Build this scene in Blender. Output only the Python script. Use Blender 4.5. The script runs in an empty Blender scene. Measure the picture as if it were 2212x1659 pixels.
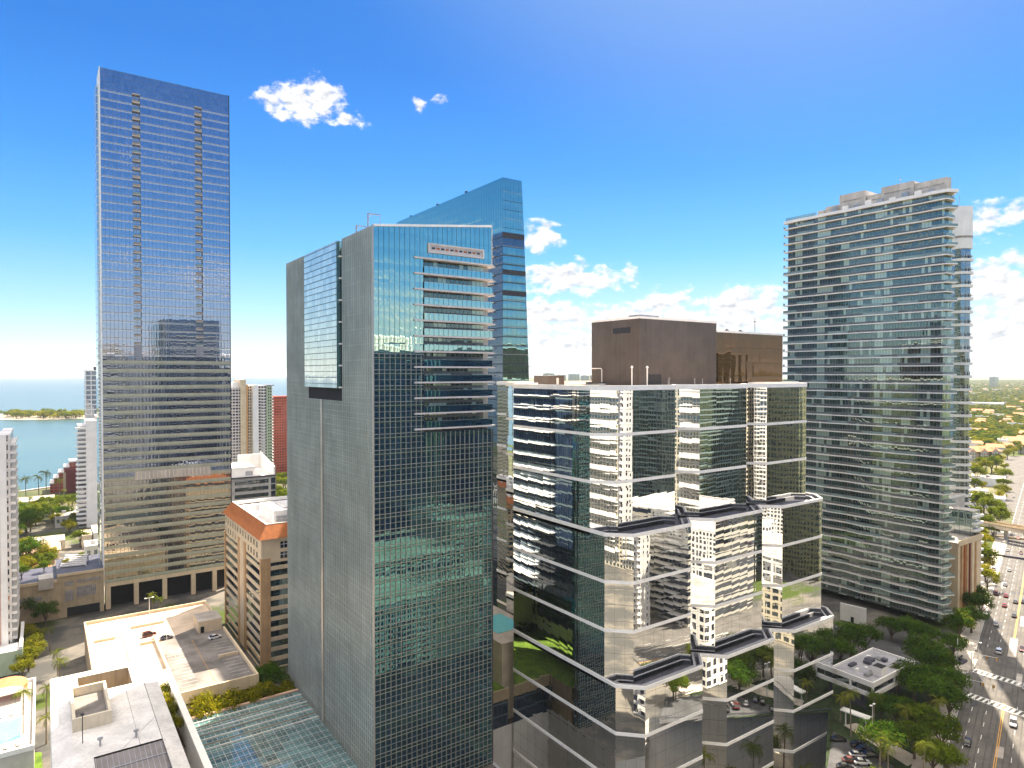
import bpy, bmesh, math, random
from mathutils import Vector, Matrix, Quaternion
R = math.radians
S = bpy.context.scene
COL = S.collection
rnd = random.Random(7)

# ------------------------------------------------------------------ camera
H = 105.0
AZ = R(35.0)
PITCH = math.atan(22.5 / 1450.0)
cd = bpy.data.cameras.new('camera')
cam = bpy.data.objects.new('camera', cd)
COL.objects.link(cam)
cd.sensor_width = 36.0
cd.lens = 36.0 * 1450.0 / 2212.0
cd.clip_start = 0.5
cd.clip_end = 60000.0
cam.location = (0, 0, H)
cam.rotation_euler = (R(90) - PITCH, 0, -AZ)
S.camera = cam
FW = Vector((math.sin(AZ), math.cos(AZ), 0))
RT = Vector((math.cos(AZ), -math.sin(AZ), 0))
ZZ = Vector((0, 0, 1))
F2 = FW * math.cos(PITCH) - ZZ * math.sin(PITCH)
U2 = FW * math.sin(PITCH) + ZZ * math.cos(PITCH)


def ray(u, v):
    return F2 + RT * ((u - 1106) / 1450) + U2 * ((829.5 - v) / 1450)


def at(u, v, z=0.0):
    "surveyed point: where the line of sight (u, v) meets height z"
    d = ray(u, v)
    t = (z - H) / d.z
    return Vector((d.x * t, d.y * t, z))


def atd(u, v, depth):
    d = ray(u, v)
    return Vector((0, 0, H)) + d * depth


# ------------------------------------------------------------------ world
SUN_AZ, SUN_EL = R(60.0), R(52.5)
S.view_settings.view_transform = 'Standard'
S.view_settings.look = 'None'
S.view_settings.exposure = 1.8
S.view_settings.gamma = 1.0
S.cycles.max_bounces = 10
S.cycles.glossy_bounces = 6
S.cycles.diffuse_bounces = 3
S.cycles.transmission_bounces = 4
S.cycles.transparent_max_bounces = 8
S.cycles.caustics_reflective = False
S.cycles.caustics_refractive = False
S.cycles.sample_clamp_indirect = 6.0
S.cycles.use_denoising = True

sl = bpy.data.lights.new('sun', 'SUN')
sl.energy = 4.6
sl.angle = R(0.5)
sl.color = (1.0, 0.87, 0.69)
so = bpy.data.objects.new('sun', sl)
COL.objects.link(so)
sdir = Vector((math.sin(SUN_AZ) * math.cos(SUN_EL), math.cos(SUN_AZ) * math.cos(SUN_EL), math.sin(SUN_EL)))
so.rotation_euler = sdir.to_track_quat('Z', 'Y').to_euler()


class G:
    "small wrapper round a node tree"
    def __init__(s, nt):
        s.nt = nt

    def n(s, typ, **kw):
        nd = s.nt.nodes.new(typ)
        for k, v in kw.items():
            setattr(nd, k, v)
        return nd

    def put(s, sock, v):
        if v is None:
            return
        if isinstance(v, bpy.types.NodeSocket):
            s.nt.links.new(v, sock)
        else:
            if sock.type == 'RGBA' and hasattr(v, '__len__') and len(v) == 3:
                v = (*v, 1.0)
            sock.default_value = v

    def m(s, op, a, b=None, c=None, clamp=False):
        nd = s.n('ShaderNodeMath', operation=op, use_clamp=clamp)
        for i, v in enumerate((a, b, c)):
            s.put(nd.inputs[i], v)
        return nd.outputs[0]

    def vm(s, op, a, b=None, scale=None):
        nd = s.n('ShaderNodeVectorMath', operation=op)
        s.put(nd.inputs[0], a)
        s.put(nd.inputs[1], b)
        if scale is not None:
            s.put(nd.inputs['Scale'], scale)
        return nd.outputs['Value'] if op in ('LENGTH', 'DOT_PRODUCT') else nd.outputs['Vector']

    def mix(s, f, a, b):
        nd = s.n('ShaderNodeMix', data_type='RGBA')
        s.put(nd.inputs['Factor'], f)
        s.put(nd.inputs['A'], a)
        s.put(nd.inputs['B'], b)
        return nd.outputs['Result']

    def noise(s, vec, scale, detail=2.0, rough=.5, dim='3D', out='Fac'):
        nd = s.n('ShaderNodeTexNoise', noise_dimensions=dim)
        s.put(nd.inputs['Vector'], vec)
        nd.inputs['Scale'].default_value = scale
        nd.inputs['Detail'].default_value = detail
        nd.inputs['Roughness'].default_value = rough
        return nd.outputs[out]

    def step(s, v, a, b, c=0.0, d=1.0):
        nd = s.n('ShaderNodeMapRange', interpolation_type='SMOOTHSTEP')
        s.put(nd.inputs['Value'], v)
        nd.inputs['From Min'].default_value = a
        nd.inputs['From Max'].default_value = b
        nd.inputs['To Min'].default_value = c
        nd.inputs['To Max'].default_value = d
        return nd.outputs['Result']

    def xyz(s, x, y, z):
        nd = s.n('ShaderNodeCombineXYZ')
        for i, v in enumerate((x, y, z)):
            s.put(nd.inputs[i], v)
        return nd.outputs[0]

    def sep(s, v):
        nd = s.n('ShaderNodeSeparateXYZ')
        s.put(nd.inputs[0], v)
        return nd.outputs

    def mixsh(s, f, a, b):
        nd = s.n('ShaderNodeMixShader')
        s.put(nd.inputs[0], f)
        s.nt.links.new(a, nd.inputs[1])
        s.nt.links.new(b, nd.inputs[2])
        return nd.outputs[0]

    def out(s, sh):
        o = s.n('ShaderNodeOutputMaterial')
        s.nt.links.new(sh, o.inputs[0])


W = bpy.data.worlds.new('World')
S.world = W
W.use_nodes = True
W.node_tree.nodes.clear()
g = G(W.node_tree)
tc = g.n('ShaderNodeTexCoord').outputs['Generated']
dx, dy, dz = g.sep(g.vm('NORMALIZE', tc))
sky = g.n('ShaderNodeTexSky', sky_type='NISHITA', sun_disc=False)
sky.sun_elevation = SUN_EL
sky.sun_rotation = SUN_AZ
sky.altitude = 20.0
sky.air_density = 1.0
sky.dust_density = 0.15
sky.ozone_density = 2.5
g.put(sky.inputs['Vector'], g.vm('NORMALIZE', g.xyz(dx, dy, g.m('MAXIMUM', dz, 0.012))))
hs = g.n('ShaderNodeHueSaturation')
hs.inputs['Saturation'].default_value = 1.3
hs.inputs['Value'].default_value = 1.0
g.put(hs.inputs['Color'], sky.outputs[0])
DEG = 57.29578
ramp = g.n('ShaderNodeValToRGB')
g.put(ramp.inputs[0], g.m('MULTIPLY', g.m('MAXIMUM', dz, 0.0), 1.6))
KS = 3.3
els = ramp.color_ramp.elements
stops = [(0.0, (.64, .77, .84)), (.05, (.52, .70, .86)), (.14, (.29, .56, .92)), (.28, (.080, .38, .88)), (.45, (.016, .225, .72)), (.65, (.002, .13, .56)), (1.0, (.004, .10, .45))]
els[0].position, els[0].color = stops[0][0], (*[min(1, c) for c in stops[0][1]], 1)
els[1].position, els[1].color = stops[-1][0], (*stops[-1][1], 1)
for p_, c_ in stops[1:-1]:
    e_ = els.new(p_)
    e_.color = (*c_, 1)
grad = g.vm('SCALE', ramp.outputs[0], scale=KS)
skyc = g.mix(.80, hs.outputs[0], grad)
az = g.m('MULTIPLY', g.m('ARCTAN2', dx, dy), DEG)
el = g.m('MULTIPLY', g.m('ARCSINE', dz), DEG)


def uv_to_ae(u, v):
    d = ray(u, v).normalized()
    return math.degrees(math.atan2(d.x, d.y)), math.degrees(math.asin(d.z))


# clouds of the day: centre (u, v), half width and height in the same units
CL = [(648, 222, 92, 48), (690, 215, 60, 52), (752, 258, 32, 22), (905, 232, 14, 20), (945, 215, 13, 10),
      (1168, 512, 60, 36), (1185, 488, 30, 12), (1235, 602, 150, 40), (1352, 583, 16, 12),
      (1180, 680, 110, 42), (1330, 690, 160, 38), (1440, 655, 75, 38), (1600, 660, 120, 48), (1560, 700, 200, 36),
      (1250, 740, 200, 40), (1480, 760, 400, 40), (1220, 800, 160, 26),
      (2130, 480, 70, 40), (2200, 455, 50, 26), (2150, 610, 110, 60), (2230, 650, 150, 55), (2160, 720, 190, 60), (2190, 560, 40, 30)]
best = None
for (u, v, w, h) in CL:
    a0, e0 = uv_to_ae(u, v)
    a1, _ = uv_to_ae(u + w, v)
    _, e1 = uv_to_ae(u, v - h)
    sa, se = abs(a1 - a0), abs(e1 - e0)
    q = g.m('SQRT', g.m('ADD', g.m('POWER', g.m('DIVIDE', g.m('SUBTRACT', az, a0), sa), 2.0),
                        g.m('POWER', g.m('DIVIDE', g.m('SUBTRACT', el, e0), se), 2.0)))
    q = g.m('MULTIPLY', g.m('SUBTRACT', 1.0, q), min(1.0, .35 + se / 3.0))
    best = q if best is None else g.m('MAXIMUM', best, q)
# a scatter of cumulus low on the rest of the horizon as well (seen in reflections)
farside = g.noise(g.xyz(g.m('MULTIPLY', az, .05), g.m('MULTIPLY', el, .12), 3.3), 1.0, 2.0)
behind = g.m('MULTIPLY', g.step(g.m('ABSOLUTE', g.m('SUBTRACT', az, 35.0)), 42, 60),
             g.m('SUBTRACT', g.m('MULTIPLY', farside, 1.6), g.m('ADD', .62, g.m('MULTIPLY', g.m('ABSOLUTE', g.m('SUBTRACT', el, 8.0)), .05))))
best = g.m('MAXIMUM', g.m('MAXIMUM', best, -1.2), g.m('SUBTRACT', behind, g.step(g.m('ABSOLUTE', g.m('SUBTRACT', az, 35.0)), 42, 60, 1.3, .15)))
cp = g.xyz(g.m('MULTIPLY', az, .55), g.m('MULTIPLY', el, .85), 0.0)
cp2 = g.vm('ADD', cp, (-.12, .30, 0))
n1 = g.noise(cp, 1.15, 9.0, .58)
n2 = g.noise(cp2, 1.15, 4.0, .55)
val = g.m('ADD', best, g.m('MULTIPLY', g.m('SUBTRACT', n1, .5), 2.3))
dens = g.step(val, -0.02, 0.52)
lit = g.m('ADD', .66, g.m('MULTIPLY', g.m('SUBTRACT', n1, n2), 2.6), clamp=True)
ccol = g.mix(lit, (1.6, 1.78, 2.0), (3.9, 3.8, 3.7))
# thin bright veil near the western horizon
veil = g.m('MULTIPLY', g.step(az, 26, 50), g.m('MULTIPLY', g.step(el, 9.0, 0.0), .75))
skyc = g.mix(veil, skyc, (2.3, 2.5, 2.65))
glow = g.vm('DOT_PRODUCT', g.vm('NORMALIZE', tc), tuple(sdir))
skyc = g.mix(g.step(glow, .78, 1.02, 0, .42), skyc, (2.3, 2.8, 3.1))
skyc = g.mix(dens, skyc, ccol)
# added bright cloud sheet overhead, above the frame, put in to fill the shade
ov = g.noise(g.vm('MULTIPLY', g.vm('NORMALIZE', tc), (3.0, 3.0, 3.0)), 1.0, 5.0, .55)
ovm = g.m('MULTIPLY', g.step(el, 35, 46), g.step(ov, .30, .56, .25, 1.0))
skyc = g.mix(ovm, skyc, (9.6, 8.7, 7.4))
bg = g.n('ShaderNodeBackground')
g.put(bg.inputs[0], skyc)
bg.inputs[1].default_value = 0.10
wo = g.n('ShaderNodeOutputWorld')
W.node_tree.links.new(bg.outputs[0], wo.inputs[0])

# ------------------------------------------------------------------ materials
M = {}


def nmat(name):
    m = bpy.data.materials.new(name)
    m.use_nodes = True
    m.node_tree.nodes.clear()
    M[name] = m
    return G(m.node_tree)


def plain(name, col, rough=.65, var=.14, scale=.35, streak=.0, metal=0.0, spec=.35, detail=4.0, col2=None):
    g = nmat(name)
    pos = g.n('ShaderNodeNewGeometry').outputs['Position']
    f = g.noise(pos, scale, detail, .6)
    f = g.step(f, .3, .7)
    c = g.mix(f, [x * (1 - var) for x in col], col2 or [min(1, x * (1 + var)) for x in col])
    if streak:
        st = g.noise(g.vm('MULTIPLY', pos, (1.6, 1.6, .05)), 1.0, 3.0, .6)
        c = g.mix(g.step(st, .45, .75, 0, streak), c, [x * .45 for x in col])
    b = g.n('ShaderNodeBsdfPrincipled')
    g.put(b.inputs['Base Color'], c)
    b.inputs['Roughness'].default_value = rough
    b.inputs['Metallic'].default_value = metal
    b.inputs['Specular IOR Level'].default_value = spec
    g.out(b.outputs[0])
    return M[name]


def facade(name, pw, ph, win=(.03, .97, .03, .97), frame=(.5, .5, .5), tint=(.9, .95, 1.0), r0=.5, inner=(.02, .03, .04),
           bulge=(.01, .01), tilt=.004, wav=0.0, wscale=.25, curtain=0.0, curtain_col=(.3, .4, .35), span=None, off=(0.0, 0.0),
           frame_rough=.5, var=.5, rough=0.0):
    "panelled glass wall: every pane tilts and bows a little, so what it mirrors breaks up from pane to pane"
    g = nmat(name)
    uv = g.n('ShaderNodeUVMap', uv_map='UVMap').outputs[0]
    u, v, _ = g.sep(uv)
    u = g.m('DIVIDE', g.m('ADD', u, off[0]), pw)
    v = g.m('DIVIDE', g.m('ADD', v, off[1]), ph)
    cu, cv = g.m('FLOOR', u), g.m('FLOOR', v)
    fu, fv = g.m('SUBTRACT', u, cu), g.m('SUBTRACT', v, cv)
    geo = g.n('ShaderNodeNewGeometry')
    N = geo.outputs['Normal']
    oi = g.n('ShaderNodeObjectInfo').outputs['Random']
    wn = g.n('ShaderNodeTexWhiteNoise', noise_dimensions='3D')
    g.put(wn.inputs['Vector'], g.xyz(cu, cv, g.m('MULTIPLY', oi, 50.0)))
    r1, r2, r3 = g.sep(wn.outputs['Color'])
    T = g.vm('CROSS_PRODUCT', (0, 0, 1), N)
    du = g.m('ADD', g.m('MULTIPLY', g.m('SUBTRACT', r1, .5), tilt * 2),
             g.m('MULTIPLY', g.m('MULTIPLY', g.m('SUBTRACT', fu, .5), bulge[0] * 2), g.m('ADD', r3, .45)))
    dv = g.m('ADD', g.m('MULTIPLY', g.m('SUBTRACT', r2, .5), tilt * 2),
             g.m('MULTIPLY', g.m('MULTIPLY', g.m('SUBTRACT', fv, .5), bulge[1] * 2), g.m('ADD', r3, .45)))
    if wav:
        nz = g.noise(g.vm('MULTIPLY', g.xyz(g.m('ADD', g.m('MULTIPLY', cu, 7.3), fu), g.m('ADD', v, g.m('MULTIPLY', cu, 1.7)), oi), (1.0 * pw, ph, 9.0)), wscale, 1.5, .5, out='Color')
        a, b, _ = g.sep(nz)
        du = g.m('ADD', du, g.m('MULTIPLY', g.m('SUBTRACT', a, .5), wav * 2))
        dv = g.m('ADD', dv, g.m('MULTIPLY', g.m('SUBTRACT', b, .5), wav * 2))
    nn = g.vm('NORMALIZE', g.vm('ADD', g.vm('ADD', N, g.vm('SCALE', T, scale=du)), g.vm('SCALE', (0, 0, 1), scale=dv)))
    inn = g.mix(g.m('MULTIPLY', r3, var), inner, [x * 3.0 + .004 for x in inner])
    if curtain:
        # curtains hang in groups of neighbouring panes
        wn2 = g.n('ShaderNodeTexWhiteNoise', noise_dimensions='2D')
        g.put(wn2.inputs['Vector'], g.xyz(g.m('FLOOR', g.m('DIVIDE', u, 3.0)), cv, 0.0))
        wn3 = g.n('ShaderNodeTexWhiteNoise', noise_dimensions='1D')
        g.put(wn3.inputs['W'], g.m('FLOOR', g.m('DIVIDE', u, 3.0)))
        k = g.m('ADD', g.m('MULTIPLY', wn3.outputs[0], .40), g.m('ADD', g.m('MULTIPLY', wn2.outputs[0], .38), g.m('MULTIPLY', r1, .22)))
        k = g.m('LESS_THAN', k, curtain)
        inn = g.mix(k, inn, curtain_col)
    rr = r0
    if span:
        sm = g.m('MULTIPLY', g.m('GREATER_THAN', fv, span[0]), g.m('LESS_THAN', fv, span[1]))
        inn = g.mix(sm, inn, span[2])
        rr = g.m('MULTIPLY', r0, g.m('SUBTRACT', 1.0, g.m('MULTIPLY', sm, 1 - span[3])))
    lw = g.n('ShaderNodeLayerWeight')
    lw.inputs['Blend'].default_value = .5
    fr = g.m('ADD', rr, g.m('MULTIPLY', g.m('SUBTRACT', 1.0, rr), g.m('POWER', lw.outputs['Facing'], 4.0)), clamp=True)
    d = g.n('ShaderNodeBsdfDiffuse')
    g.put(d.inputs[0], inn)
    gl = g.n('ShaderNodeBsdfGlossy')
    g.put(gl.inputs['Color'], tint)
    gl.inputs['Roughness'].default_value = rough
    g.put(gl.inputs['Normal'], nn)
    sh = g.mixsh(fr, d.outputs[0], gl.outputs[0])
    mask = g.m('MULTIPLY', g.m('MULTIPLY', g.m('GREATER_THAN', fu, win[0]), g.m('LESS_THAN', fu, win[1])),
               g.m('MULTIPLY', g.m('GREATER_THAN', fv, win[2]), g.m('LESS_THAN', fv, win[3])))
    p = g.n('ShaderNodeBsdfPrincipled')
    fn = g.noise(geo.outputs['Position'], .3, 4.0)
    g.put(p.inputs['Base Color'], g.mix(fn, [x * .85 for x in frame], [min(1, x * 1.1) for x in frame]))
    p.inputs['Roughness'].default_value = frame_rough
    g.out(g.mixsh(mask, p.outputs[0], sh))
    return M[name]


def leafmat(name, a, b, trans=.35):
    g = nmat(name)
    geo = g.n('ShaderNodeNewGeometry')
    oi = g.n('ShaderNodeObjectInfo').outputs['Random']
    f = g.m('ADD', g.m('MULTIPLY', g.noise(geo.outputs['Position'], .45, 3.0), .75), g.m('MULTIPLY', oi, .35))
    f = g.m('ADD', f, g.m('MULTIPLY', g.m('SUBTRACT', geo.outputs['Random Per Island'], .5), .4))
    c = g.mix(g.step(f, .3, .95), a, b)
    d = g.n('ShaderNodeBsdfDiffuse')
    g.put(d.inputs[0], c)
    t = g.n('ShaderNodeBsdfTranslucent')
    g.put(t.inputs[0], g.mix(.5, c, (.5, .5, .05)))
    g.out(g.mixsh(trans, d.outputs[0], t.outputs[0]))
    return M[name]


# ------------------------------------------------------------------ mesh helpers
class MB:
    def __init__(s):
        s.v, s.f, s.uv, s.mi, s.mats = [], [], [], [], []

    def _m(s, m):
        if m not in s.mats:
            s.mats.append(m)
        return s.mats.index(m)

    def face(s, pts, m, uvs=None):
        pts = [Vector(p) for p in pts]
        b = len(s.v)
        s.v += pts
        s.f.append(tuple(range(b, b + len(pts))))
        s.mi.append(s._m(m))
        if uvs is None:
            n = (pts[1] - pts[0]).cross(pts[2] - pts[0])
            if n.length > 0:
                n.normalize()
            if abs(n.z) > .8:
                uvs = [(p.x, p.y) for p in pts]
            else:
                t = Vector((-n.y, n.x, 0)).normalized()
                uu = [p.dot(t) for p in pts]
                lo = min(uu)
                uvs = [(a - lo, p.z) for a, p in zip(uu, pts)]
        s.uv.append(uvs)
        return s

    def wall(s, p, q, z0, z1, m, z0b=None, z1b=None):
        "vertical quad; outside is on the right when walking p -> q"
        z0b = z0 if z0b is None else z0b
        z1b = z1 if z1b is None else z1b
        L = math.hypot(q[0] - p[0], q[1] - p[1])
        return s.face([(p[0], p[1], z0), (q[0], q[1], z0b), (q[0], q[1], z1b), (p[0], p[1], z1)], m,
                      [(0, z0), (L, z0b), (L, z1b), (0, z1)])

    def box(s, x0, x1, y0, y1, z0, z1, m, top=None, bottom=True):
        s.wall((x0, y0), (x1, y0), z0, z1, m)
        s.wall((x1, y0), (x1, y1), z0, z1, m)
        s.wall((x1, y1), (x0, y1), z0, z1, m)
        s.wall((x0, y1), (x0, y0), z0, z1, m)
        s.face([(x0, y0, z1), (x1, y0, z1), (x1, y1, z1), (x0, y1, z1)], top or m)
        if bottom:
            s.face([(x0, y1, z0), (x1, y1, z0), (x1, y0, z0), (x0, y0, z0)], m)
        return s

    def prism(s, poly, z0, z1, m, top=None, bottom=True):
        "poly counter-clockwise seen from above"
        n = len(poly)
        for i in range(n):
            s.wall(poly[i], poly[(i + 1) % n], z0, z1, m)
        if top is not False:
            s.face([(p[0], p[1], z1) for p in poly], top or m)
        if bottom:
            s.face([(p[0], p[1], z0) for p in reversed(poly)], m)
        return s

    def obox(s, p, q, w, z0, z1, m):
        "box along the segment p-q, w wide"
        a, b = Vector((p[0], p[1])), Vector((q[0], q[1]))
        t = (b - a).normalized()
        n = Vector((t.y, -t.x)) * (w / 2)
        return s.prism([tuple(a + n), tuple(b + n), tuple(b - n), tuple(a - n)], z0, z1, m)

    def tube(s, pts, r, m, seg=6, r2=None):
        pts = [Vector(p) for p in pts]
        r2 = r if r2 is None else r2
        rings = []
        for i, p in enumerate(pts):
            t = (pts[min(i + 1, len(pts) - 1)] - pts[max(i - 1, 0)]).normalized()
            a = t.orthogonal().normalized()
            b = t.cross(a)
            rr = r + (r2 - r) * i / max(1, len(pts) - 1)
            rings.append([p + (a * math.cos(k * 2 * math.pi / seg) + b * math.sin(k * 2 * math.pi / seg)) * rr for k in range(seg)])
        for i in range(len(rings) - 1):
            for k in range(seg):
                k2 = (k + 1) % seg
                s.face([rings[i][k], rings[i][k2], rings[i + 1][k2], rings[i + 1][k]], m)
        s.face(list(reversed(rings[0])), m)
        s.face(rings[-1], m)
        return s

    def lathe(s, c, prof, m, seg=14):
        "profile [(radius, z)] turned round the vertical through c"
        for i in range(len(prof) - 1):
            for k in range(seg):
                a0, a1 = k * 2 * math.pi / seg, (k + 1) * 2 * math.pi / seg
                (r0, z0), (r1, z1) = prof[i], prof[i + 1]
                p = [(c[0] + r0 * math.cos(a0), c[1] + r0 * math.sin(a0), c[2] + z0), (c[0] + r0 * math.cos(a1), c[1] + r0 * math.sin(a1), c[2] + z0),
                     (c[0] + r1 * math.cos(a1), c[1] + r1 * math.sin(a1), c[2] + z1), (c[0] + r1 * math.cos(a0), c[1] + r1 * math.sin(a0), c[2] + z1)]
                if r0 < 1e-6:
                    p = [p[0], p[2], p[3]]
                elif r1 < 1e-6:
                    p = [p[0], p[1], p[2]]
                s.face(p, m)
        return s

    def build(s, name, parent=None, label=None, cat=None, group=None, kind=None, smooth=False):
        me = bpy.data.meshes.new(name)
        o = Vector((0, 0, 0))
        if parent is not None:
            pp = parent
            while pp is not None:
                o += pp.location
                pp = pp.parent
        me.from_pydata([tuple(p - o) for p in s.v], [], s.f)
        for m in s.mats:
            me.materials.append(M[m])
        me.polygons.foreach_set('material_index', s.mi)
        l = me.uv_layers.new(name='UVMap')
        flat = [c for f in s.uv for p in f for c in p]
        l.data.foreach_set('uv', flat)
        if smooth:
            me.polygons.foreach_set('use_smooth', [True] * len(s.f))
        me.update()
        ob = bpy.data.objects.new(name, me)
        COL.objects.link(ob)
        if parent is not None:
            ob.parent = parent
        tag(ob, label, cat, group, kind)
        return ob


def tag(o, label=None, cat=None, group=None, kind=None):
    if label:
        o['label'] = label
    if cat:
        o['category'] = cat
    if group:
        o['group'] = group
    if kind:
        o['kind'] = kind
    return o


def thing(name, label, cat, loc=(0, 0, 0), group=None):
    o = bpy.data.objects.new(name, None)
    COL.objects.link(o)
    o.location = loc
    o.empty_display_size = 1.0
    return tag(o, label, cat, group)


def copy_tree(o, parent=None):
    c = o.copy()
    COL.objects.link(c)
    if parent is not None:
        c.parent = parent
    for ch in list(o.children):
        copy_tree(ch, c)
    return c


def offset(poly, d):
    "counter-clockwise polygon pushed outwards by d"
    n = len(poly)
    out = []
    for i in range(n):
        a, b, c = Vector(poly[i - 1]), Vector(poly[i]), Vector(poly[(i + 1) % n])
        t1, t2 = (b - a).normalized(), (c - b).normalized()
        n1, n2 = Vector((t1.y, -t1.x)), Vector((t2.y, -t2.x))
        k = n1 + n2
        k = k / max(.2, (1 + n1.dot(n2)))
        p = b + k * d
        out.append((p.x, p.y))
    return out


def ringband(mb, poly, out, inn, z0, z1, m):
    "band following an outline"
    a, b = offset(poly, out), offset(poly, inn)
    n = len(poly)
    for i in range(n):
        j = (i + 1) % n
        mb.wall(a[i], a[j], z0, z1, m)
        mb.wall(b[j], b[i], z0, z1, m)
        mb.face([(*a[i], z1), (*a[j], z1), (*b[j], z1), (*b[i], z1)], m)
        mb.face([(*b[i], z0), (*b[j], z0), (*a[j], z0), (*a[i], z0)], m)
# ------------------------------------------------------------------ materials of the buildings
plain('grey_slab', (.22, .24, .22), .8, .15, .25)
plain('concrete', (.50, .47, .43), .8, .15, .25, .25)
plain('white_paint', (.80, .78, .75), .6, .06, .2, .12)
plain('white_trim', (.87, .85, .81), .45, .06, .3, .12)
plain('cream', (.66, .58, .44), .7, .10, .2, .2)
plain('tan_wall', (.44, .35, .23), .75, .14, .2, .35)
plain('tan_light', (.66, .53, .36), .75, .10, .2, .25)
plain('slab_pink', (.60, .56, .54), .6, .08, .3, .15)
plain('skylight_frame', (.20, .18, .175), .5, .15, .3)
plain('orange_tan', (.47, .30, .155), .75, .12, .25, .3)
plain('terracotta', (.36, .115, .03), .7, .16, .8)
plain('beige_metal', (.46, .43, .38), .4, .08, .2, 0, .5)
plain('mullion_metal', (.36, .35, .30), .4, .1, .3, .1, .4)
plain('spandrel_stone', (.40, .41, .31), .55, .12, .3, .2)
plain('fin_metal', (.58, .61, .58), .32, .12, .12, .3, .35)
plain('bronze_panel', (.150, .124, .108), .42, .12, .15, .3, .35)
plain('slate', (.075, .075, .10), .55, .25, .5)
plain('slate_light', (.33, .33, .36), .6, .15, .4, .2)
plain('roof_white', (.70, .67, .64), .6, .16, .16, .35, 0, .3, 7.0)
plain('roof_grey', (.36, .33, .30), .85, .35, .12)
plain('roof_stain_shade', (.185, .17, .16), .85, .38, .13, 0, 0, .2, 7.0)  # stained roof surface; on the garage deck it also paints shade
plain('deck_pale', (.62, .50, .38), .85, .22, .10, 0, 0, .2, 6.0)
plain('asphalt', (.115, .107, .10), .9, .25, .15, 0, 0, .3, 6.0)
plain('asphalt_worn', (.085, .08, .076), .9, .2, .2)
plain('asphalt_dark', (.075, .075, .08), .9, .3, .15, 0, 0, .3, 6.0)
plain('pavement', (.46, .41, .35), .85, .15, .3)
plain('line_white', (.72, .71, .68), .7, .15, .8)
plain('line_yellow', (.58, .30, .05), .7, .2, .8)
plain('dark_metal', (.05, .05, .055), .45, .2, 1.0, 0, .5)
plain('grey_metal', (.38, .39, .40), .4, .15, .6, 0, .6)
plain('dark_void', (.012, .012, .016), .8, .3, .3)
plain('red_brick', (.33, .055, .035), .7, .15, .3)
plain('maroon', (.13, .022, .025), .7, .2, .3)
plain('pale_green', (.42, .50, .34), .7, .08, .3)
plain('striped_orange', (.55, .29, .12), .7, .1, .3)
plain('bark', (.12, .09, .06), .9, .3, 1.5)
plain('palm_bark', (.22, .18, .13), .9, .3, 1.5)
plain('soil', (.10, .075, .05), .95, .3, .5)
plain('grass', (.075, .15, .012), .95, .35, .35, col2=(.13, .21, .02))
plain('shade_grass', (.020, .035, .010), .95, .5, .35)  # much darker grass: shade under the trees put into its colour
plain('sand', (.38, .33, .25), .95, .12, .05)
plain('rail_glass', (.20, .28, .27), .15, .15, .3, 0, 0, .6)
plain('curtain_grey', (.30, .27, .24), .8, .3, .5)
plain('tile_roof', (.50, .20, .09), .8, .18, .4)
plain('pink_wall', (.62, .40, .28), .8, .1, .2)
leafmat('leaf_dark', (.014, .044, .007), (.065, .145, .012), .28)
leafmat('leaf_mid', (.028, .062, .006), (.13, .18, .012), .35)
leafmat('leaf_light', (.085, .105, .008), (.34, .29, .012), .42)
leafmat('leaf_palm', (.035, .065, .012), (.20, .20, .03), .35)

# glazing of the various towers
facade('glass_blue', 1.55, 3.76, (.04, .96, .0, 1.0), (.12, .15, .2), (.78, .82, .95), .50, (.045, .055, .085), (.008, .008), .0025, .003, .12,
       span=(.0, .22, (.50, .52, .50), .55), curtain=.16, curtain_col=(.07, .09, .12))
facade('glass_blue_crown', 1.55, 2.6, (.04, .96, .03, .97), (.10, .14, .2), (.76, .82, .95), .46, (.04, .055, .08), (.008, .008), .004)
facade('glass_blue_mid', 1.55, 3.76, (.03, .97, .0, 1.0), (.08, .09, .10), (.58, .68, .86), .30, (.006, .012, .032), (.016, .016), .004, .010, .14,
       span=(.0, .34, (.34, .36, .30), .4), curtain=.16, curtain_col=(.08, .10, .13))
facade('glass_blue_low', 1.55, 3.76, (.03, .97, .0, 1.0), (.10, .10, .08), (.80, .80, .74), .34, (.010, .014, .026), (.016, .016), .004, .009, .14,
       span=(.0, .36, (.42, .39, .28), .35), curtain=.16, curtain_col=(.10, .11, .13))
facade('glass_side', 1.55, 3.76, (.05, .95, .05, .95), (.6, .65, .68), (.85, .95, 1.0), .5, (.10, .13, .14), (.01, .01), .004)
facade('glass_teal', 1.38, 3.87, (.045, .955, .0, 1.0), (.03, .07, .09), (.60, .84, .74), .66, (.010, .035, .038), (.012, .012), .003, .003, .15)
facade('glass_teal_grid', 1.38, 3.87, (.0, 1, .0, 1), (.3, .3, .3), (.24, .60, .54), .26, (.003, .010, .034), (.012, .012), .003, .005, .15,
       span=(.0, .23, (.02, .045, .05), .7))
facade('glass_fins', 1.3, 3.87, (.08, .92, .03, .97), (.42, .45, .40), (.62, .80, .74), .36, (.028, .055, .050), (.008, .008), .005, .006, .2, var=.8)
facade('glass_pale', 2.3, 3.35, (.02, .98, .05, 1.0), (.10, .12, .11), (.92, .97, .93), .42, (.30, .34, .31), (.006, .006), .003)
facade('glass_green_dark', 1.7, 3.9, (.03, .97, .0, 1.0), (.03, .06, .07), (.45, .75, .80), .55, (.008, .03, .04), (.012, .012), .006, .01, .15)
facade('glass_green_grid', 2.4, 3.9, (.02, .98, .04, .96), (.03, .06, .07), (.45, .78, .80), .48, (.012, .045, .045), (.02, .02), .010, .016, .15,
       span=(.0, .25, (.05, .09, .09), .6), curtain=.10, curtain_col=(.25, .40, .34))
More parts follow.
